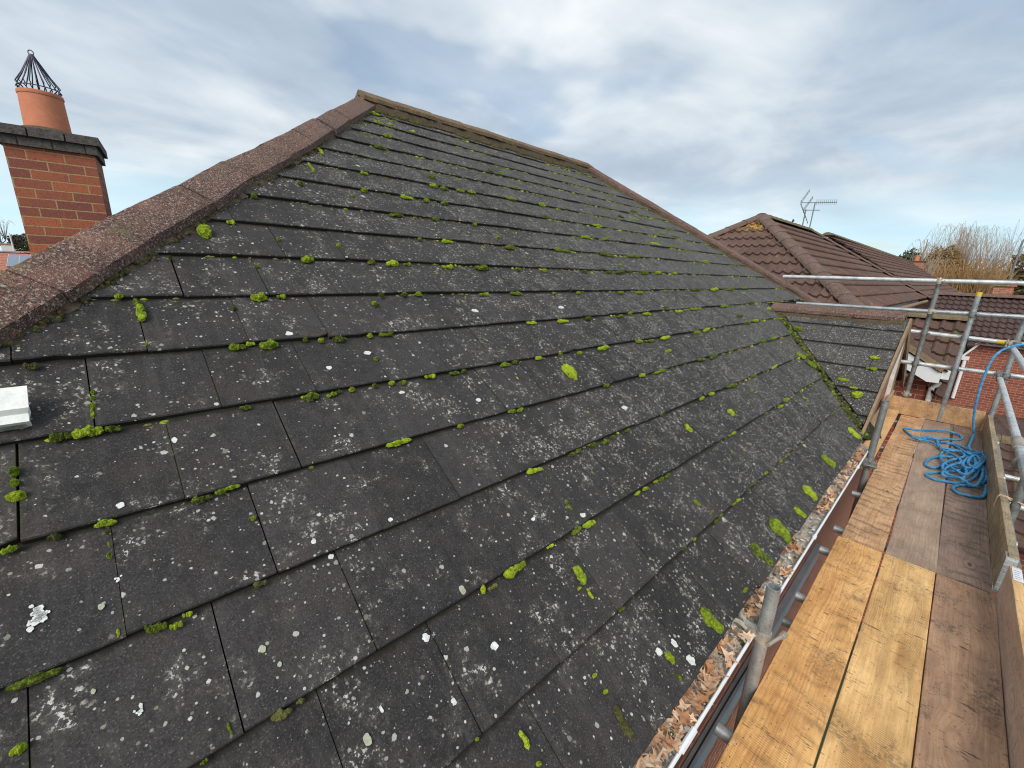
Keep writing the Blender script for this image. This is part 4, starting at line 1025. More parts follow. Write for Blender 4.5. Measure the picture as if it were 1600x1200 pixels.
pole('standard', (-0.268, 4.40, GROUND), (-0.268, 4.40, -0.915), 'galv_dark', label='short upright with open top beside the far end of the gutter')
for z0, z1, x0, x1, mt, lab in ((0.035, 0.045, -1.86, 0.75, 'galv_light', 'topmost guard rail across the end'), (-0.322, -0.30, -1.63, 0.75, 'galv', None), (-0.565, -0.60, -0.45, 0.62, 'galv_light', None), (-0.952, -0.945, -0.42, 0.66, 'galv_light', None)):
    pole('guard_rail', (x0, YE-0.055 if z0 > -0.5 else YE+0.045, z0), (x1, YE-0.055 if z0 > -0.5 else YE+0.045, z1), mt, label=lab)
X_, Y_, Z_ = (1, 0, 0), (0, 1, 0), (0, 0, 1)
for x, y, z in ((-0.262, YE-0.03, 0.037), (-0.262, YE-0.03, -0.312), (-0.262, YE+0.02, -0.57), (-0.262, YE+0.02, -0.95), (0.08, YE-0.05, -0.305), (0.08, YE, -0.585), (0.08, YE, -0.948), (0.478, YE, -0.60), (0.48, YE, -0.947)):
    coupler((x, y, z), X_, Z_)
coupler((-0.265, YE-0.02, -1.33), X_, Z_)
mb = MB(); mb.tube([(0.33, YE+0.045, -0.592), (0.43, YE+0.045, -0.595)], SR_*1.05, 16); mb.build('tape_band', M['yellow'], scaf)
pole('guard_rail', (0.452, YE+0.05, -0.635), (0.452, -1.2, -0.645), 'galv_light', label='upper long rail along the outer side of the deck')
pole('guard_rail', (0.442, YE+0.05, -0.985), (0.485, 4.3, -1.105), 'galv_light', label='lower long rail running along the outer side')
pole('guard_rail', (0.484, 4.62, -1.098), (0.52, -1.2, -1.30), 'galv', 0.0275, label='thicker lower rail joined on with a sleeve')
mb = MB(); mb.tube([(0.479, 4.72, -1.088), (0.482, 4.50, -1.098)], 0.034, 18); mb.build('sleeve_coupler', M['coupler'], scaf)
coupler((0.447, YE, -0.615), Y_, X_); coupler((0.445, YE, -0.968), Y_, X_); coupler((0.50, 4.25, -1.13), Y_, Z_)
for y, z, e in ((1.43, -1.66, -0.30), (2.47, -1.66, -0.29), (2.33, -1.745, -0.30), (3.06, -1.66, -0.30), (3.42, -1.66, -0.29), (4.15, -1.66, -0.30), (5.6, -1.66, -0.28), (6.85, -1.66, -0.42), (0.3, -1.66, -0.3)):
    pole('transom', (e, y, z), (0.58, y, z), 'galv', label=None)
for y in (5.35, 6.15): pole('transom', (0.50, y, -1.80), (1.3, y, -1.80), 'galv_light')
pole('ledger', (-0.2655+0.055, -1.5, -1.71), (-0.2655+0.055, 7.3, -1.71), 'galv_dark'); pole('ledger', (0.575, -1.5, -1.71), (0.575, 7.3, -1.71), 'galv_dark')
# the double coupler hanging open on the nearest upright
c0 = Vector((-0.2655, 1.665, -1.355)); mb = MB()
mb.tube([c0-Vector((0, 0, 0.022)), c0+Vector((0, 0, 0.022))], SR_*1.2, 18)
mb.tube([c0+Vector((0.03, -0.035, 0.0)), c0+Vector((0.055, 0.06, 0.0))], 0.0065, 8); mb.tube([c0+Vector((0.053, 0.045, 0)), c0+Vector((0.058, 0.075, 0))], 0.012, 6)
mb.box((-0.012, -0.014, -0.02), (0.03, 0.014, 0.02), mtx=Matrix.Translation(c0+Vector((-0.05, -0.005, 0))))
for s_ in (-1, 1):
    mb.tube([c0+Vector((-0.055-0.05*math.sin(t), 0.035*s_*(1-math.cos(t))*0.8+0.012*s_, 0.018*math.sin(t*1.3))) for t in [R(20*i) for i in range(8)]], [0.012-0.0008*i for i in range(8)], 8)
mb.tube([c0+Vector((-0.11, 0.05, 0.02)), c0+Vector((-0.06, -0.01, 0.01))], 0.006, 8); mb.tube([c0+Vector((-0.115, 0.055, 0.02)), c0+Vector((-0.10, 0.04, 0.018))], 0.0125, 6)
mb.build('open_coupler', M['coupler'], scaf)
coupler((-0.268, 4.385, -1.46), Z_, Y_)

# planks
def plank(name, lo, hi, mat, label, group=None, cat='board', seed=0, rot=(0, 0, 0), extra=None, bevel=0.004):
    lo, hi = Vector(lo), Vector(hi); c = (lo+hi)/2; h = (hi-lo)/2
    bm = bmesh.new(); bmesh.ops.create_cube(bm, size=2.0)
    for v in bm.verts: v.co = Vector((v.co.x*h.x, v.co.y*h.y, v.co.z*h.z))
    long = max(range(3), key=lambda i: h[i])
    ed = [e for e in bm.edges if abs((e.verts[0].co-e.verts[1].co)[long]) > 0.5*h[long]]
    bmesh.ops.subdivide_edges(bm, edges=ed, cuts=24, use_grid_fill=True)
    for v in bm.verts:
        t = v.co[long]
        v.co += Vector((noise.noise(Vector((t*1.3, seed, 1)))*0.003+noise.noise(Vector((t*9, seed, v.co.x*3)))*0.0012, noise.noise(Vector((t*5, seed, 4)))*0.001, noise.noise(Vector((t*1.1, seed, 7)))*0.002))
    sharp = [e for e in bm.edges if e.is_manifold and e.calc_face_angle() > 1.2]
    bmesh.ops.bevel(bm, geom=sharp, offset=bevel, segments=2, affect='EDGES', profile=0.6)
    me = bpy.data.meshes.new(name); bm.to_mesh(me); bm.free(); me.materials.append(M[mat])
    for p in me.polygons: p.use_smooth = False
    o = bpy.data.objects.new(name, me); col.objects.link(o); o.location = c; o.rotation_euler = rot; ABS[o.name] = c.copy()
    return tag(o, label, cat, group)
GB = 'scaffold boards forming the deck'
T_ = 0.038
y0n, y1n, y0f, y1f = -0.70, 3.205, 3.213, 7.03
plank('scaffold_board', (-0.2405, y0n, ZP-T_), (-0.0165, y1n, ZP), 'w_orange', 'bright orange plank nearest the gutter in the front half of the deck', GB, seed=1)
plank('scaffold_board', (-0.0095, y0n, ZP-T_), (0.2135, y1n, ZP), 'w_yellow', 'pale yellow saw-marked plank in the middle of the front deck', GB, seed=2)
plank('scaffold_board', (0.2175, y0n, ZP-T_), (0.4455, y1n, ZP+0.001), 'w_brown', 'grey-brown plank beside the outer toe board in the front deck', GB, seed=3)
plank('scaffold_board', (-0.2405, y0f, ZP-T_), (-0.029, y1f, ZP), 'w_tan', 'tan plank with dark cross marks, gutter side of the far deck', GB, seed=4, rot=(0, 0, R(0.35)))
plank('scaffold_board', (-0.022, y0f, ZP-T_), (0.203, y1f, ZP), 'w_grey', 'smooth taupe plank under the left side of the blue rope', GB, seed=5, rot=(0, 0, R(0.45)))
plank('scaffold_board', (0.215, y0f, ZP-T_), (0.437, y1f, ZP), 'w_dark', 'dark brown cracked plank under the heap of blue rope', GB, seed=6)
plank('toe_board', (-0.43, 7.035, ZP+0.004), (0.425, 7.072, ZP+0.215), 'w_toe', 'brown upright board with a dark knot closing the far end of the deck', cat='toe board', seed=7)
# outer toe board, leaning slightly, with a steel end hoop
tb = thing('toe_board', 'grey-olive toe board beside the blue rope, with a nailed steel end hoop', 'toe board', (0.46, 5.1, ZP))
o = plank('board', (0.4405, 3.262, ZP-0.02), (0.478, 7.03, ZP+0.205), 'w_olive', None, cat=None, seed=8, rot=(R(-0.45), R(1.5), 0)); o.parent = tb; o.matrix_parent_inverse = Matrix.Translation(-Vector((0.46, 5.1, ZP)))
mb = MB()
for i in range(7):
    z0 = ZP+0.006+i*0.029
    mb.box((0.438, 3.252, z0), (0.481, 3.2605, z0+0.020))
mb.box((0.4375, 3.2565, ZP+0.004), (0.4815, 3.2612, ZP+0.21)); mb.box((0.4375, 3.2613, ZP+0.206), (0.4815, 3.33, ZP+0.2105))
mb.build('end_hoop', M['galv_light'], tb)
tb2 = thing('toe_board', 'near toe board with orange top edge and a white label at its end', 'toe board', (0.475, 1.2, ZP))
o = plank('board', (0.4535, -0.70, ZP-0.034), (0.491, 3.195, ZP+0.2), 'w_inner', None, cat=None, seed=9, rot=(0, R(1.2), R(0.22))); o.parent = tb2; o.matrix_parent_inverse = Matrix.Translation(-Vector((0.475, 1.2, ZP)))
o.data.materials.append(M['w_pale'])
for p in o.data.polygons:
    if p.normal.z > 0.8: p.material_index = 1
mb = MB(); mb.box((0.454, 3.03, ZP+0.2022), (0.488, 3.17, ZP+0.2036)); lb = mb.build('label', M['label'], tb2)
mb = MB()
for i in range(5):
    yb = 3.145-i*0.022
    mb.box((0.459, yb-0.007, ZP+0.2038), (0.4835-0.004*(i % 3), yb-0.004, ZP+0.2041))
mb.build('printed_lines', M['ink'], lb)
plank('scaffold_board', (-0.395, 4.52, ZP+0.02), (-0.272, 7.0, ZP+0.052), 'w_pale', 'broken pale orange plank wedged behind the short far upright', cat='board', seed=10, rot=(0, 0, R(0.2)), bevel=0.003)
plank('timber_batten', (-0.392, 5.2, -1.50), (-0.372, 7.02, -1.30), 'w_toe', 'brown batten standing on edge under the gable verge', cat='batten', seed=12)
# lashing strap round toe board and upright
mb = MB()
a = [(0.444, 4.24, -1.388), (0.484, 4.24, -1.388), (0.552, 4.26, -1.40), (0.558, 4.28, -1.41), (0.50, 4.275, -1.405), (0.484, 4.27, -1.42)]
mb.tube([(0.438, 4.235, -1.47), (0.4375, 4.237, -1.40), (0.442, 4.24, -1.3865), (0.478, 4.245, -1.385), (0.50, 4.25, -1.40), (0.553, 4.24, -1.41), (0.556, 4.27, -1.41), (0.49, 4.275, -1.415)], 0.0055, 8)
mb.tube([(0.439, 4.255, -1.45), (0.4395, 4.255, -1.395), (0.445, 4.257, -1.3835), (0.478, 4.26, -1.384), (0.55, 4.215, -1.395), (0.575, 4.22, -1.42)], 0.005, 8)
tag(mb.build('lashing_cord', M['leaf3']), 'buff cord lashing the olive toe board to an upright', 'cord')

# ------------------------------------------------------------------ rope
def catmull(pts, step=0.009):
    out = []; P_ = [Vector(p) for p in pts]
    for i in range(len(P_)-1):
        p0, p1, p2, p3 = P_[max(i-1, 0)], P_[i], P_[i+1], P_[min(i+2, len(P_)-1)]
        n = max(2, int((p2-p1).length/step))
        for k in range(n):
            t = k/n
            out.append(0.5*((2*p1)+(p2-p0)*t+(2*p0-5*p1+4*p2-p3)*t*t+(3*p1-p0-3*p2+p3)*t**3))
    out.append(P_[-1]); return out
def rope_mesh(pts, rad, pitch=0.06):
    m_ = MB(); rows = []; up = None; ang = 0.0; NS = 15
    for i, p in enumerate(pts):
        d = (pts[min(i+1, len(pts)-1)]-pts[max(i-1, 0)]).normalized()
        if i: ang += (p-pts[i-1]).length/pitch*2*math.pi/3*1.0
        if up is None: up = Vector((0, 0, 1)) if abs(d.z) < 0.9 else Vector((1, 0, 0))
        a = (up-d*up.dot(d)).normalized(); b_ = d.cross(a); up = a
        row = []
        for k in range(NS):
            t = 2*math.pi*k/NS
            r_ = rad*(0.70+0.34*abs(math.cos(1.5*(t))))
            row.append(p+(a*math.cos(t+ang)+b_*math.sin(t+ang))*r_)
        rows.append(row)
    m_.grid(rows, 0, True, True); m_.face(rows[0][::-1]); m_.face(rows[-1])
    return m_
def D(zx, zy, h=0.0):        # point of the deck from the enlarged view of the coil
    return on_z(1390+zx/7.5, 640+zy/7.5, ZP+0.011+h)
RR = 0.0112
coil = [(1100, 640, .0), (1120, 800, .0), (1125, 950, .0), (1080, 1030, .0), (930, 1010, .0), (790, 970, .0), (745, 925, .0), (800, 890, .0), (960, 895, .0), (1060, 870, .018), (1125, 820, .02), (1120, 690, .012), (1040, 640, .03), (900, 690, .02), (760, 720, .012), (600, 735, .0), (470, 745, .0), (430, 765, .0), (500, 810, .0), (640, 840, .0), (820, 860, .0), (980, 800, .01), (1050, 690, .03), (1060, 590, .04), (1110, 540, .02), (1080, 500, .0), (960, 490, .012), (900, 520, .02), (940, 600, .03), (1020, 640, .03), (980, 720, .04), (880, 700, .03), (760, 670, .02), (640, 660, .0), (520, 680, .012), (430, 660, .0), (430, 610, .0), (510, 565, .0), (640, 550, .012), (760, 570, .02), (840, 640, .04), (900, 720, .05), (860, 800, .03), (760, 780, .012), (660, 740, .02), (620, 660, .03), (700, 600, .04), (820, 570, .05), (880, 540, .04), (840, 500, .02), (720, 480, .01), (620, 500, .0), (600, 570, .012), (660, 640, .03), (760, 700, .05), (880, 760, .05), (960, 730, .05), (1010, 640, .055), (980, 560, .05), (900, 580, .055), (860, 660, .06), (960, 680, .06), (1060, 610, .05), (1130, 560, .02), (1110, 510, .02), (1000, 520, .035), (900, 500, .03), (800, 480, .02), (690, 460, .012), (610, 455, .0), (570, 400, .0), (545, 340, .014), (480, 330, .02), (400, 340, .012), (300, 330, .0), (260, 310, .0), (180, 240, .0), (200, 220, .0), (330, 240, .0), (480, 240, .012), (650, 250, .02), (780, 280, .012), (850, 330, .0), (800, 355, .0), (680, 345, .0), (560, 350, .012), (440, 320, .02), (330, 345, .02), (260, 325, .024), (350, 350, .026), (470, 375, .014), (560, 420, .014), (620, 470, .012), (720, 520, .02), (800, 560, .05), (840, 620, .06), (760, 640, .06), (660, 690, .03), (620, 760, .02), (700, 790, .02), (820, 800, .045), (900, 850, .03), (1000, 900, .03), (1080, 800, .04), (1090, 700, .03), (1040, 560, .06), (980, 540, .06), (920, 620, .07), (1000, 690, .065), (1070, 640, .055), (1120, 580, .03), (1060, 500, .03), (940, 520, .05), (860, 480, .03), (760, 420, .0), (660, 390, .0), (600, 380, .012), (720, 395, .0), (860, 440, .012), (950, 475, .03), (930, 440, .03)]
pts = [D(*q) for q in coil]
pts += [Vector(q) for q in ((0.365, 6.56, -1.56), (0.352, 6.6, -1.50), (0.318, 6.6, -1.32), (0.303, 6.61, -1.12), (0.300, 6.63, -0.98), (0.31, 6.66, -0.80), (0.345, 6.72, -0.675), (0.42, 6.84, -0.61), (0.50, 6.96, -0.585), (0.60, 7.02, -0.565), (0.85, 7.05, -0.55))]
rp = rope_mesh(catmull(pts), RR).build('rope', M['rope'], loc=(0.3, 5.2, ZP))
tag(rp, 'blue twisted rope heaped on the deck and led up over the rail', 'rope')

# ------------------------------------------------------------------ pantiled neighbours
def pantile(p0, p1, h1, h0, rows_n, roll, mi=0, amp=0.03, lift=0.03, res=6, mb=None, cut=None):
    """single-lap wavy tiles between eave p0->p1 and top h0->h1, laid in ROWS_N courses"""
    mb = mb or MB(); p0, p1, h1, h0 = map(Vector, (p0, p1, h1, h0))
    ex = (p1-p0).normalized(); n = ex.cross(h0-p0).normalized()
    if n.z < 0: n = -n
    es = n.cross(ex)
    if es.z < 0: es = -es
    L = (h0-p0).dot(es); w1 = (p1-p0).length; a0 = (h0-p0).dot(ex); a1 = (h1-p0).dot(ex)
    nc = int(w1/roll*res)+1
    prof = lambda u: amp*max(0.0, math.cos(2*math.pi*u/roll))**1.0 + amp*0.12*math.sin(2*math.pi*u/roll)
    for k in range(rows_n):
        sA, sB = L*k/rows_n-0.02, L*(k+1)/rows_n
        lo_ = lambda s: a0*max(s, 0)/L; hi_ = lambda s: w1+(a1-w1)*max(s, 0)/L
        ulo, uhi = min(0, a0), max(w1, a1); nc2 = int((uhi-ulo)/roll*res)+1; us = [ulo+(uhi-ulo)*i/nc2 for i in range(nc2+1)]
        cl = lambda u, s: min(max(u, lo_(s)), hi_(s))
        A = [p0+ex*cl(u, sA)+es*sA+n*(prof(u)+lift) for u in us]; A0 = [p0+ex*cl(u, sA)+es*(sA+0.004)+n*(prof(u)-0.004) for u in us]
        B = [p0+ex*cl(u, sB)+es*sB+n*prof(u) for u in us]
        keep = [i for i in range(len(us)) if True]
        i0 = len(mb.v)
        for i in range(nc2):
            if (A[i+1]-A[i]).length < 1e-5 and (B[i+1]-B[i]).length < 1e-5: continue
            mb.face([A[i], A[i+1], B[i+1], B[i]], mi=mi, smooth=True); mb.face([A0[i], A0[i+1], A[i+1], A[i]], mi=mi)
    return mb
def half_round(p0, p1, rad, seglen, name, parent, mat, seed=0):
    p0, p1 = Vector(p0), Vector(p1); d = (p1-p0); L = d.length; d.normalize()
    nh = Vector((d.y, -d.x, 0)).normalized(); z = nh.cross(d); z = z if z.z > 0 else -z
    m_ = MB(); n = max(1, round(L/seglen)); r_ = random.Random(seed)
    for i in range(n):
        a, b_ = L*i/n, L*(i+1)/n
        rows = []
        for q, (t, s_) in enumerate(((a, 1.0), (b_-0.03, 0.95), (b_-0.03, 1.05), (b_, 1.05))):
            rows.append([p0+d*t+nh*rad*s_*math.cos(w_)*1.1+z*(rad*s_*math.sin(w_)*0.75-0.02+r_.uniform(-.003, .003)) for w_ in [math.pi*k/8 for k in range(9)]])
        m_.grid(rows, 0, True); m_.face(rows[0]); m_.face(rows[-1][::-1])
    return m_.build(name, mat, parent)
# N1: hipped brown house straight behind
n1 = thing('house', 'brown pantiled hip-roofed house with yellow lichen on its peak', 'house', (-4.5, 17, GROUND))
ap, re_ = Vector((-4.52, 13.95, 1.66)), Vector((-4.52, 19.1, 1.70)); cn, cf = Vector((-1.32, 10.0, -0.55)), Vector((-1.16, 24.0, -0.56)); cl_, cfl = Vector((-7.72, 10.0, -0.55)), Vector((-7.72, 24.0, -0.55))
pantile(cl_, cn, ap, ap, 10, 0.19, amp=0.05, lift=0.05, res=8).build('roof_slope', M['pan1'], n1, sharp=60)
pantile(cn, cf, re_, ap, 10, 0.19, amp=0.045, lift=0.06, res=6).build('roof_slope', M['pan1'], n1, sharp=60)
pantile(cfl, cl_, ap, re_, 10, 0.38, amp=0.045, lift=0.06, res=4).build('roof_slope', M['pan1'], n1, sharp=60)
pantile(cf, cfl, re_, re_, 10, 0.38, amp=0.045, lift=0.06, res=4).build('roof_slope', M['pan1'], n1, sharp=60)
hu = Vector((0, 0, 0.05))
M['n1ridge'] = red_concrete('brown_hip_tile', (0.12, 0.065, 0.048), (0.21, 0.115, 0.085), (0.28, 0.22, 0.18)); M['mossridge'] = red_concrete('mossy_ridge_tile', (0.15, 0.11, 0.05), (0.26, 0.19, 0.085), (0.28, 0.24, 0.15))
for a, b_ in ((cn, ap), (cf, re_), (cl_, ap), (cfl, re_)): half_round(a+hu, b_+hu, 0.155, 0.5, 'hip_tiles', n1, M['n1ridge'], 3)
half_round(ap+hu, re_+hu, 0.15, 0.5, 'ridge_tiles', n1, M['mossridge'], 4)
mb = MB(); mb.box((-7.35, 10.4, GROUND), (-1.7, 23.6, -0.66)); mb.build('wall', M['far_brick'], n1)
mb = MB(); mb.box((-7.7, 10.02, -0.80), (-1.34, 10.06, -0.60)); mb.box((-1.38, 10.061, -0.80), (-1.34, 23.98, -0.60)); mb.box((-7.66, 10.07, -0.80), (-1.39, 10.39, -0.775)); mb.build('fascia', M['upvc'], n1)
mb = MB(); mb.tube([(-7.8, 9.93, -0.66), (-1.25, 9.93, -0.66)], 0.065, 10); mb.tube([(-1.24, 9.94, -0.67), (-1.10, 24.05, -0.67)], 0.06, 10, 1); mb.build('gutter', [M['upvc'], M['soffit']], n1)
# finial bird-like bracket on the ridge
mb = MB(); mb.tube([(-4.52, 16.9, 1.80), (-4.50, 16.92, 1.93), (-4.47, 16.9, 1.86)], 0.022, 6); mb.build('vent_cowl', M['cable'], n1)

def aerial(loc, mast_h, boom, back, name, label, ang, grp):
    t = thing(name, label, 'aerial', loc, grp); x, y, z = loc
    m_ = MB(); m_.tube([(x, y, z-0.3), (x+0.02, y, z+mast_h)], 0.02, 8); m_.build('mast', M['galv_dark'], t)
    d = Vector((math.cos(ang), math.sin(ang), -0.05)); s_ = Vector((-d.y, d.x, 0)); tp = Vector((x, y, z+mast_h-0.02)); m_ = MB()
    m_.tube([tp-d*back, tp+d*boom], 0.013, 6)
    if boom > 0.5:
        for i in range(11):
            c = tp+d*(0.06+i*(boom-0.08)/10)
            m_.tube([c-s_*0.15+Vector((0, 0, .09)), c, c+s_*0.15+Vector((0, 0, .09))], 0.0055, 5); m_.tube([c-s_*0.15-Vector((0, 0, .06)), c, c+s_*0.15-Vector((0, 0, .06))], 0.005, 5)
    m_.build('boom', M['galv_dark'], t)
    m_ = MB(); c = tp-d*back
    for sg in (1, -1):
        for j in range(5):
            h = sg*(0.06+j*0.085); q = c+d*(j*0.045)+Vector((0, 0, h)); m_.tube([q-s_*0.24, q+s_*0.24], 0.006, 5)
        for e in (-0.23, 0, 0.23): m_.tube([c+s_*e, c+s_*e+d*0.2+Vector((0, 0, sg*0.42))], 0.006, 5)
    m_.build('reflector', M['galv_dark'], t)
aerial((-4.50, 19.05, 1.75), 0.97, 0.66, 0.42, 'tv_aerial', 'taller television aerial with a long toothed boom on the brown ridge', R(12), 'aerials on the brown roof')
aerial((-4.52, 18.15, 1.75), 0.62, 0.42, 0.05, 'tv_aerial', 'shorter television aerial left of the long-boomed one on the brown ridge', R(12), 'aerials on the brown roof')

# second brown roof further back
n3 = thing('house', 'plain brown roofed house beyond the hip-roofed one', 'house', (-5.5, 36, GROUND))
a, b_ = Vector((-4.66, 22.7, 1.84)), Vector((-4.37, 47.0, 1.84)); c, d = Vector((-1.0, 25.5, -0.70)), Vector((-0.45, 48.5, -0.70))
pantile(c, d, b_, a, 13, 0.4, amp=0.05, lift=0.07, res=4).build('roof_slope', M['pan1'], n3, sharp=60)
pantile(Vector((-8.4, 48.5, -0.70)), Vector((-8.4, 25.5, -0.70)), a, b_, 13, 0.6, amp=0.05, lift=0.07, res=4).build('roof_slope', M['pan1'], n3, sharp=60)
half_round(a+hu, b_+hu, 0.17, 0.6, 'ridge_tiles', n3, M['mossridge'], 5); half_round(d+hu, b_+hu, 0.17, 0.6, 'hip_tiles', n3, M['n1ridge'], 5)
mb = MB(); mb.box((-8.0, 25.8, GROUND), (-1.5, 47.5, -0.9)); pts = [(-8.0, 25.79, -0.9), (-1.5, 25.79, -0.9), (-4.64, 25.79, 1.55)]; mb.face(pts, [(p[0], p[2]) for p in pts]); mb.build('wall', M['far_brick'], n3)

# N1 annex: mossy low roof with a small white-boxed gable
an = thing('outbuilding', 'mossy pantiled annex with a white boxed eave just beyond the scaffold end', 'outbuilding', (-0.5, 9.6, GROUND))
zr = -0.58
pantile((-0.02, 8.75, -1.62), (0.13, 8.75, -1.62), (0.13, 10.5, zr), (-1.6, 10.5, zr), 6, 0.17, amp=0.04, lift=0.045, res=8).build('roof_slope', M['pan_moss'], an, sharp=60)
pantile((0.13, 12.2, -1.62), (-1.6, 12.2, -1.62), (-1.6, 10.5, zr), (0.13, 10.5, zr), 6, 0.17, amp=0.04, lift=0.045, res=6).build('roof_slope', M['pan_moss'], an, sharp=60)
half_round((-1.6, 10.5, zr+0.03), (0.12, 10.5, zr+0.03), 0.12, 0.42, 'ridge_tiles', an, M['mossridge'], 7)
pantile((0.0, 8.55, -1.22), (0.0, 9.75, -1.22), (-1.0, 10.6, -0.60), (-1.0, 8.55, -0.60), 4, 0.2, amp=0.02, lift=0.03, res=6).build('gable_slope', M['pan_moss'], an, sharp=60)
mb = MB()
mb.face([(-1.0, 8.56, -0.66), (-0.02, 8.56, -1.235), (-0.02, 8.56, -1.38), (-0.145, 8.56, -1.385), (-0.45, 8.56, -1.215), (-1.0, 8.56, -0.9)][::-1])
mb.face([(-0.02, 8.56, -1.235), (-0.02, 8.9, -1.235), (-0.02, 8.9, -1.38), (-0.02, 8.56, -1.38)][::-1]); mb.face([(-0.145, 8.56, -1.385), (-0.02, 8.56, -1.38), (-0.02, 8.9, -1.38), (-0.145, 8.9, -1.385)][::-1])
mb.box((-0.018, 8.6, -1.32), (0.09, 8.72, -1.20))
mb.build('boxed_eave', M['upvc'], an)
mb = MB(); mb.box((-0.985, -0.02, -0.004), (0.0, 0.0, 0.075), mtx=Matrix.Translation((-0.03, 8.545, -1.21)) @ Matrix.Rotation(math.atan(0.62), 4, 'Y')); mb.build('bargeboard', M['soffit'], an)
mb = MB(); mb.box((-1.5, 8.85, GROUND), (-0.10, 10.2, -1.40)); pts = [(-1.2, 8.849, -1.40), (-0.10, 8.849, -1.40), (-0.10, 8.849, -1.36), (-1.2, 8.849, -0.70)]; mb.face(pts, [(p[0], p[2]) for p in pts]); mb.box((-0.095, 9.05, GROUND), (0.06, 10.2, -1.63)); mb.build('wall', M['far_brick'], an)
mb = MB(); mb.tube([(-0.02, 8.80, -1.40), (-0.03, 8.80, -1.45), (-0.075, 8.80, -1.50), (-0.08, 8.80, -3.5)], 0.034, 12); mb.build('downpipe', M['upvc_dirty'], an)

# N2: brick gable wall with a dark brown roof on the right
n2 = thing('house', 'red brick house with dark brown pantiles and a white sloping verge at right', 'house', (3, 21, GROUND))
mb = MB()
prof = [(0.26, GROUND), (6.5, GROUND), (6.5, -1.80), (0.56, -1.72), (0.28, -2.16)]
pts = [(x, 19.0, z) for x, z in prof]; mb.face(pts, [(p[0], p[2]) for p in pts])
mb.box((0.26, 19.001, GROUND), (6.5, 24, -2.2)); mb.build('wall', M['far_brick'], n2)
mb = MB()
def bar(mb, a, b_, w_, dpt): 
    a, b_ = Vector(a), Vector(b_); d = (b_-a).normalized(); nn = Vector((-d.z, 0, d.x))
    q = [a+nn*w_, a-nn*w_, b_-nn*w_, b_+nn*w_]
    f_ = [p+Vector((0, -dpt, 0)) for p in q]
    mb.face(f_); 
    for i in range(4): mb.face([f_[i], q[i], q[(i+1) % 4], f_[(i+1) % 4]][::-1])
bar(mb, (0.245, 18.99, -2.17), (0.555, 18.99, -1.68), 0.026, 0.10); bar(mb, (0.53, 18.985, -1.68), (6.5, 18.985, -1.76), 0.022, 0.12); bar(mb, (0.20, 18.98, -2.16), (0.44, 18.98, -2.16), 0.055, 0.1)
mb.build('fascia', M['upvc'], n2)
mb = MB(); mb.tube([(0.36, 18.93, -2.2), (0.36, 18.93, -3.45)], 0.045, 10); mb.build('downpipe', M['upvc'], n2)
pantile((-0.75, 18.75, -1.62), (6.6, 18.75, -1.72), (6.6, 21.2, -0.34), (-0.75, 21.2, -0.36), 9, 0.16, amp=0.04, lift=0.045, res=6).build('roof_slope', M['pan2'], n2, sharp=60)
pantile((-1.6, 17.9, -2.35), (0.30, 18.74, -1.95), (0.52, 18.76, -1.60), (-0.75, 18.76, -1.60), 3, 0.16, amp=0.04, lift=0.045, res=6).build('roof_slope', M['pan2'], n2, sharp=60)
pantile((6.6, 23.6, -1.7), (-0.75, 23.6, -1.7), (-0.75, 21.2, -0.36), (6.6, 21.2, -0.34), 9, 0.3, amp=0.04, lift=0.045, res=4).build('roof_slope', M['pan2'], n2, sharp=60)
half_round((-0.8, 21.2, -0.32), (6.6, 21.2, -0.30), 0.13, 0.45, 'ridge_tiles', n2, M['n1ridge'], 8)
# low lean-to roofs below it
ln = thing('lean_to', 'low mossy tiled lean-to roof against the brick wall below the scaffold', 'outbuilding', (2, 14, GROUND))
pantile((0.25, 9.3, -3.75), (5.5, 9.3, -3.75), (5.5, 12.4, -2.95), (0.25, 12.4, -2.95), 9, 0.2, amp=0.035, lift=0.04, res=6).build('roof_slope', M['pan_moss'], ln, sharp=60)
half_round((0.2, 12.45, -2.93), (5.5, 12.45, -2.93), 0.16, 0.45, 'ridge_tiles', ln, M['mossridge'], 9)
pantile((5.5, 18.9, -3.75), (0.25, 18.9, -3.75), (0.25, 12.5, -2.95), (5.5, 12.5, -2.95), 9, 0.3, amp=0.035, lift=0.04, res=4).build('roof_slope', M['pan_moss'], ln, sharp=60)
mb = MB(); mb.box((0.4, 9.6, GROUND), (5.3, 18.9, -3.8)); mb.build('wall', M['far_brick'], ln)

# right background: slate roof, brick stacks, lamp
n4 = thing('house', 'grey slate roofed house at the right edge beyond the bare trees', 'house', (6, 38, GROUND))
simple_slope((2.6, 30, -1.6), (14, 30, -1.6), (12.6, 35.0, 1.0), (4.6, 35.0, 1.0), 0.3).build('roof_slope', M['slate'], n4)
pts_s = simple_slope((2.6, 40, -1.6), (2.6, 30, -1.6), (4.6, 35.0, 1.0), (4.6, 35.0, 1.0), 0.3); pts_s.build('roof_slope', M['slate'], n4)
half_round((4.6, 35, 1.03), (12.6, 35, 1.03), 0.14, 0.5, 'ridge_tiles', n4, M['slate'], 2); half_round((2.6, 30, -1.57), (4.6, 35, 1.03), 0.14, 0.5, 'hip_tiles', n4, M['slate'], 2)
mb = MB(); mb.box((3.0, 30.4, GROUND), (13.6, 39.6, -1.7)); mb.build('wall', M['far_brick'], n4)
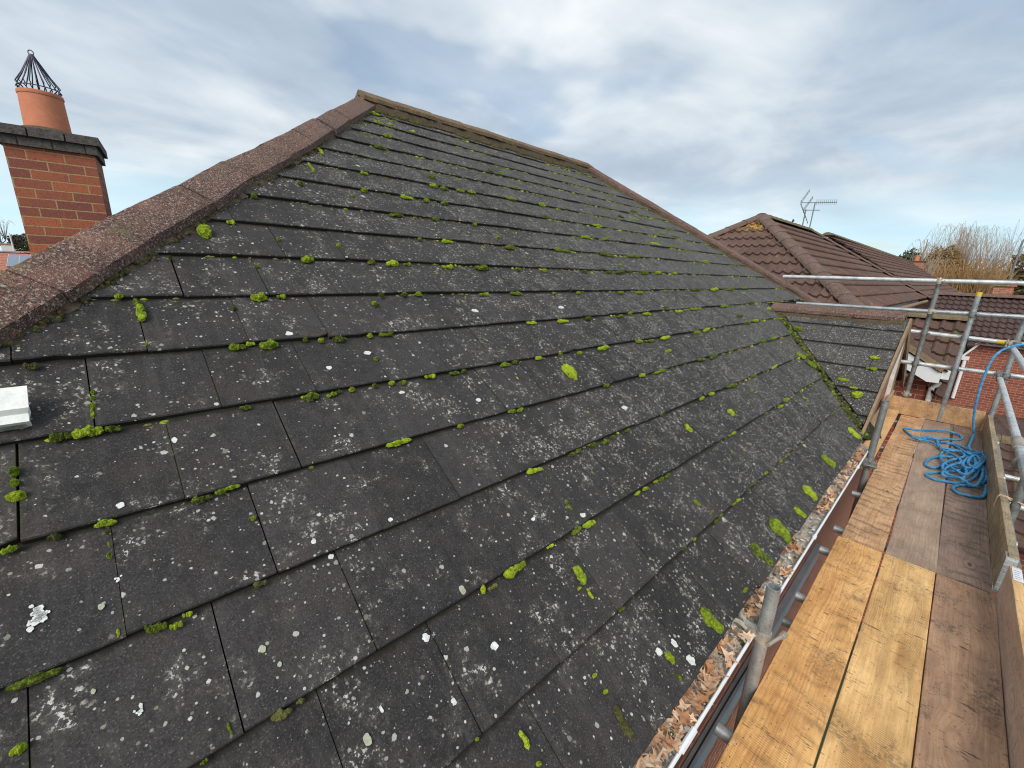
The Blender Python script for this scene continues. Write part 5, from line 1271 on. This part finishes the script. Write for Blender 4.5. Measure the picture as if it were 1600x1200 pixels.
def stack(name, label, x, y, z0, z1, wd, pots=0, slab=False):
    t = thing(name, label, 'chimney', (x, y, z0)); m_ = MB(); m_.box((x-wd/2, y-wd/2, z0), (x+wd/2, y+wd/2, z1)); m_.build('stack', M['brick'], t)
    m_ = MB(); m_.box((x-wd/2-.05, y-wd/2-.05, z1+.001), (x+wd/2+.05, y+wd/2+.05, z1+.1)); m_.build('cap', M['brick'] if not slab else M['mortar'], t)
    for i in range(pots):
        m_ = MB(); m_.lathe([(0.16, z1+.1), (0.14, z1+.5), (0.17, z1+.52), (0.17, z1+.58), (0.1, z1+.57)], (x+(i-(pots-1)/2)*0.42, y, 0), 14); m_.build('pot', M['pot'], t)
stack('chimney', 'plain red brick chimney stack rising behind the dark brown ridge', 0.92, 26.5, -3, 0.02, 0.55)
stack('chimney', 'broad low chimney with a pale slab and red pot left of the willow', -3.6, 50, -3, 1.75, 1.1, 1, True)
lp = thing('street_lamp', 'thin dark pole with a short hooked arm at the right edge', 'street lamp', (2.0, 52, GROUND))
mb = MB(); mb.tube([(2.0, 52, GROUND), (1.98, 52, 3.3), (2.02, 52, 3.55), (2.5, 52, 3.7)], 0.06, 8); mb.build('pole', M['galv_dark'], lp)
mb = MB(); mb.box((2.3, 51.9, 3.60), (2.9, 52.1, 3.70)); mb.build('lamp_head', M['galv_dark'], lp)

# left background
n5 = thing('house', 'orange tiled house with a solar panel left of the chimney', 'house', (-49, -7, GROUND))
simple_slope((-45.5, -16, -1.22), (-45.5, -2.2, -1.22), (-49, -2.2, 0.0), (-49, -16, -0.03), 0.33).build('roof_slope', M['pan_org'], n5)
simple_slope((-52.5, -2.2, -1.22), (-52.5, -16, -1.22), (-49, -16, -0.03), (-49, -2.2, 0.0), 0.33).build('roof_slope', M['pan_org'], n5)
half_round((-49, -16, 0.0), (-49, -2.2, 0.03), 0.12, 0.5, 'ridge_tiles', n5, M['pan_org'], 2)
mb = MB(); mb.box((-52, -15.7, GROUND), (-46, -2.5, -1.35)); mb.build('wall', M['brick'], n5)
mb = MB(); mb.tube([(-45.4, -16, -1.30), (-45.4, -2.2, -1.30)], 0.07, 8); mb.build('gutter', M['upvc'], n5)
mt = Matrix.Translation((-47.1, -4.43, -0.60)) @ Matrix.Rotation(math.atan(1.22/3.5), 4, 'Y')
mb = MB(); mb.box((-1.2, -0.55, 0.0), (1.2, 0.55, 0.05), mtx=mt); sp = mb.build('solar_panel', M['solar'], n5)
mb = MB()
for q in (-0.55, 0.0, 0.535): mb.box((-1.21, q-0.01, 0.051), (1.21, q+0.015, 0.062), mtx=mt)
mb.build('panel_frame', M['galv_light'], sp)
n6 = thing('chimney', 'white rendered stack with a thin red cap rising behind the orange roof', 'chimney', (-56.5, -5.77, GROUND))
mb = MB(); mb.box((-57, -6.08, GROUND), (-56, -5.46, 0.60)); mb.build('stack', M['render_w'], n6)
mb = MB(); mb.box((-57.05, -6.12, 0.601), (-55.95, -5.42, 0.70)); mb.build('cap', M['pan_org'], n6)
pl = thing('utility_pole', 'thin pale pole beside the white stack at the left edge', 'pole', (-55, -5.3, GROUND))
mb = MB(); mb.tube([(-55, -5.30, GROUND), (-55, -5.33, 1.5)], 0.045, 8); mb.build('pole', M['render_w'], pl)

# ------------------------------------------------------------------ trees
def crown_cards(mb, c, rx, ry, rz, n, size, r_, mi=0):
    for _ in range(n):
        while True:
            p = Vector((r_.uniform(-1, 1), r_.uniform(-1, 1), r_.uniform(-1, 1)))
            if p.length < 1: break
        p = p.normalized()*(p.length**0.45)
        q = Vector(c)+Vector((p.x*rx, p.y*ry, p.z*rz))*(1+0.35*noise.noise(p*2.3+Vector(c)))
        a = Vector((r_.gauss(0, 1), r_.gauss(0, 1), r_.gauss(0, 1))).normalized(); b_ = a.orthogonal().normalized(); s_ = size*r_.uniform(.5, 1.3)
        mb.face([q-a*s_, q+b_*s_*.5, q+a*s_, q-b_*s_*.5], mi=mi)
def bushy(name, label, x, y, blobs, mat, seed, size=0.2, grp=None):
    t = thing(name, label, 'tree', (x, y, GROUND), grp); r_ = random.Random(seed)
    m_ = MB(); zt = max(b[2] for b in blobs)
    m_.tube([(x, y, GROUND), (x+.1, y, GROUND+2.5), (x, y, zt)], [0.28, 0.2, 0.06], 8)
    for b in blobs: m_.tube([(x, y, GROUND+2.5+r_.random()), (x+b[0], y+b[1], b[2])], [0.12, 0.03], 6)
    m_.build('trunk', M['bark'], t)
    m_ = MB()
    for b in blobs: crown_cards(m_, (x+b[0], y+b[1], b[2]), b[3], b[3], b[4], int(420*b[3]*b[4]/(size*size*22))+120, size, r_)
    m_.build('crown', M[mat], t)
def bare(name, label, x, y, ztop, spread, seed, nb, ntw, mat, droop, zfork, col2='bark', thick=0.03, lean=0.0):
    t = thing(name, label, 'tree', (x, y, GROUND)); r_ = random.Random(seed); m_ = MB(); tw = MB()
    m_.tube([(x, y, GROUND), (x+.05, y, GROUND+2), (x, y, zfork)], [0.42, 0.34, 0.28], 10)
    tips = []
    for i in range(nb):
        a = r_.uniform(0, 6.28); rr = spread*r_.uniform(.2, 1)**0.7; zz = zfork+(ztop-zfork)*r_.uniform(.35, .9)*(1.05-0.4*rr/spread)
        p = [Vector((x, y, zfork-0.4*r_.random())), Vector((x+rr*.45*math.cos(a), y+rr*.45*math.sin(a), zfork+(zz-zfork)*.55)), Vector((x+rr*math.cos(a), y+rr*math.sin(a), zz))]
        q = catmull(p, 0.5); m_.tube(q, [0.13*(1-k/len(q))+0.02 for k in range(len(q))], 6); tips.append(q)
    m_.build('trunk', M[col2], t)
    for i in range(ntw):
        q = r_.choice(tips); s_ = q[r_.randrange(len(q)//3, len(q))]
        a = r_.uniform(0, 6.28); L = (ztop-zfork)*r_.uniform(.18, .5)
        top_ = min(ztop, s_.z+L); dxy = r_.uniform(.05, .5)*L
        p1 = s_+Vector((dxy*.5*math.cos(a)+lean*.3, dxy*.5*math.sin(a), (top_-s_.z)*.6)); p2 = s_+Vector((dxy*math.cos(a)+lean, dxy*math.sin(a), top_-s_.z)); p3 = p2+Vector((dxy*.5*math.cos(a)+lean*.5, dxy*.5*math.sin(a), -droop*L*r_.uniform(.1, 1)))
        c_ = catmull([s_, p1, p2, p3], 0.45)
        tw.tube(c_, [thick*(1-0.75*k/len(c_)) for k in range(len(c_))], 3, cap=False)
    tw.build('crown', M[mat], t)
bare('willow_tree', 'tall bare willow with thin drooping grey twigs right of the brown roofs', -1.1, 68, 6.3, 4.9, 3, 40, 900, 'twig_g', 0.9, -2.6, 'twig_o', 0.017)
bare('pollard_tree', 'ochre many-stemmed bare tree in front of the grey willow', -0.6, 56, 2.2, 3.2, 8, 60, 1500, 'twig_o', 0.05, -3.2, 'twig_o', 0.024)
bare('bare_tree', 'pale forked bare tree left of the willow by the low chimney', -3.2, 52, 3.8, 0.9, 12, 7, 60, 'twig_g', 0.5, -1.0, 'twig_g', 0.03)
bushy('evergreen_tree', 'dark evergreen behind the low chimney with red pot', -5.4, 58, [(0, 0, 1.3, 1.0, 1.4), (0.7, 0.2, 1.9, 0.9, 1.3), (1.3, 0, 1.2, 1.1, 1.3)], 'needle', 5, 0.16)
bushy('bushy_tree', 'russet-brown bushy tree just right of the low chimney', -2.4, 60, [(0, 0, 1.6, 1.5, 2.0), (1.0, 0, 0.6, 1.6, 1.6), (2.6, 0, -0.2, 1.8, 1.4)], 'russet', 6, 0.11)
bushy('bushy_tree', 'brown-green tree rising at the right edge over the slate roof', 4.4, 66, [(0, 0, 1.2, 2.4, 2.4), (2.4, 0, 2.4, 2.6, 2.6), (-1.8, 0, 0.0, 1.8, 1.6)], 'hedge', 7, 0.2)
bushy('bushy_tree', 'grey-brown tree between the white stack and the brick chimney', -80, -6.9, [(0, 0, 1.0, 0.9, 1.0), (0.3, 0.5, 1.5, 0.6, 0.7), (0, -0.5, 1.2, 0.7, 0.8), (0, 1.4, 0.8, 1.2, 1.2)], 'greybrown', 9, 0.14)
bare('bare_tree', 'bare grey tree at the left edge behind the white stack', -78, -9.6, 4.3, 2.2, 15, 26, 900, 'twig_g', 0.25, -0.8, 'bark', 0.03)
for i in range(9):
    bushy('hedge_tree', 'distant brown-green tree along the far horizon', -60+22*i+random.uniform(-4, 4), 130+random.uniform(-8, 8), [(0, 0, -1.5, 5.5, 3.2), (5, 0, -2.2, 5.0, 2.6), (-5, 0, -2.2, 5, 2.4)], 'hedge', 30+i, 0.55, 'trees along the far horizon')
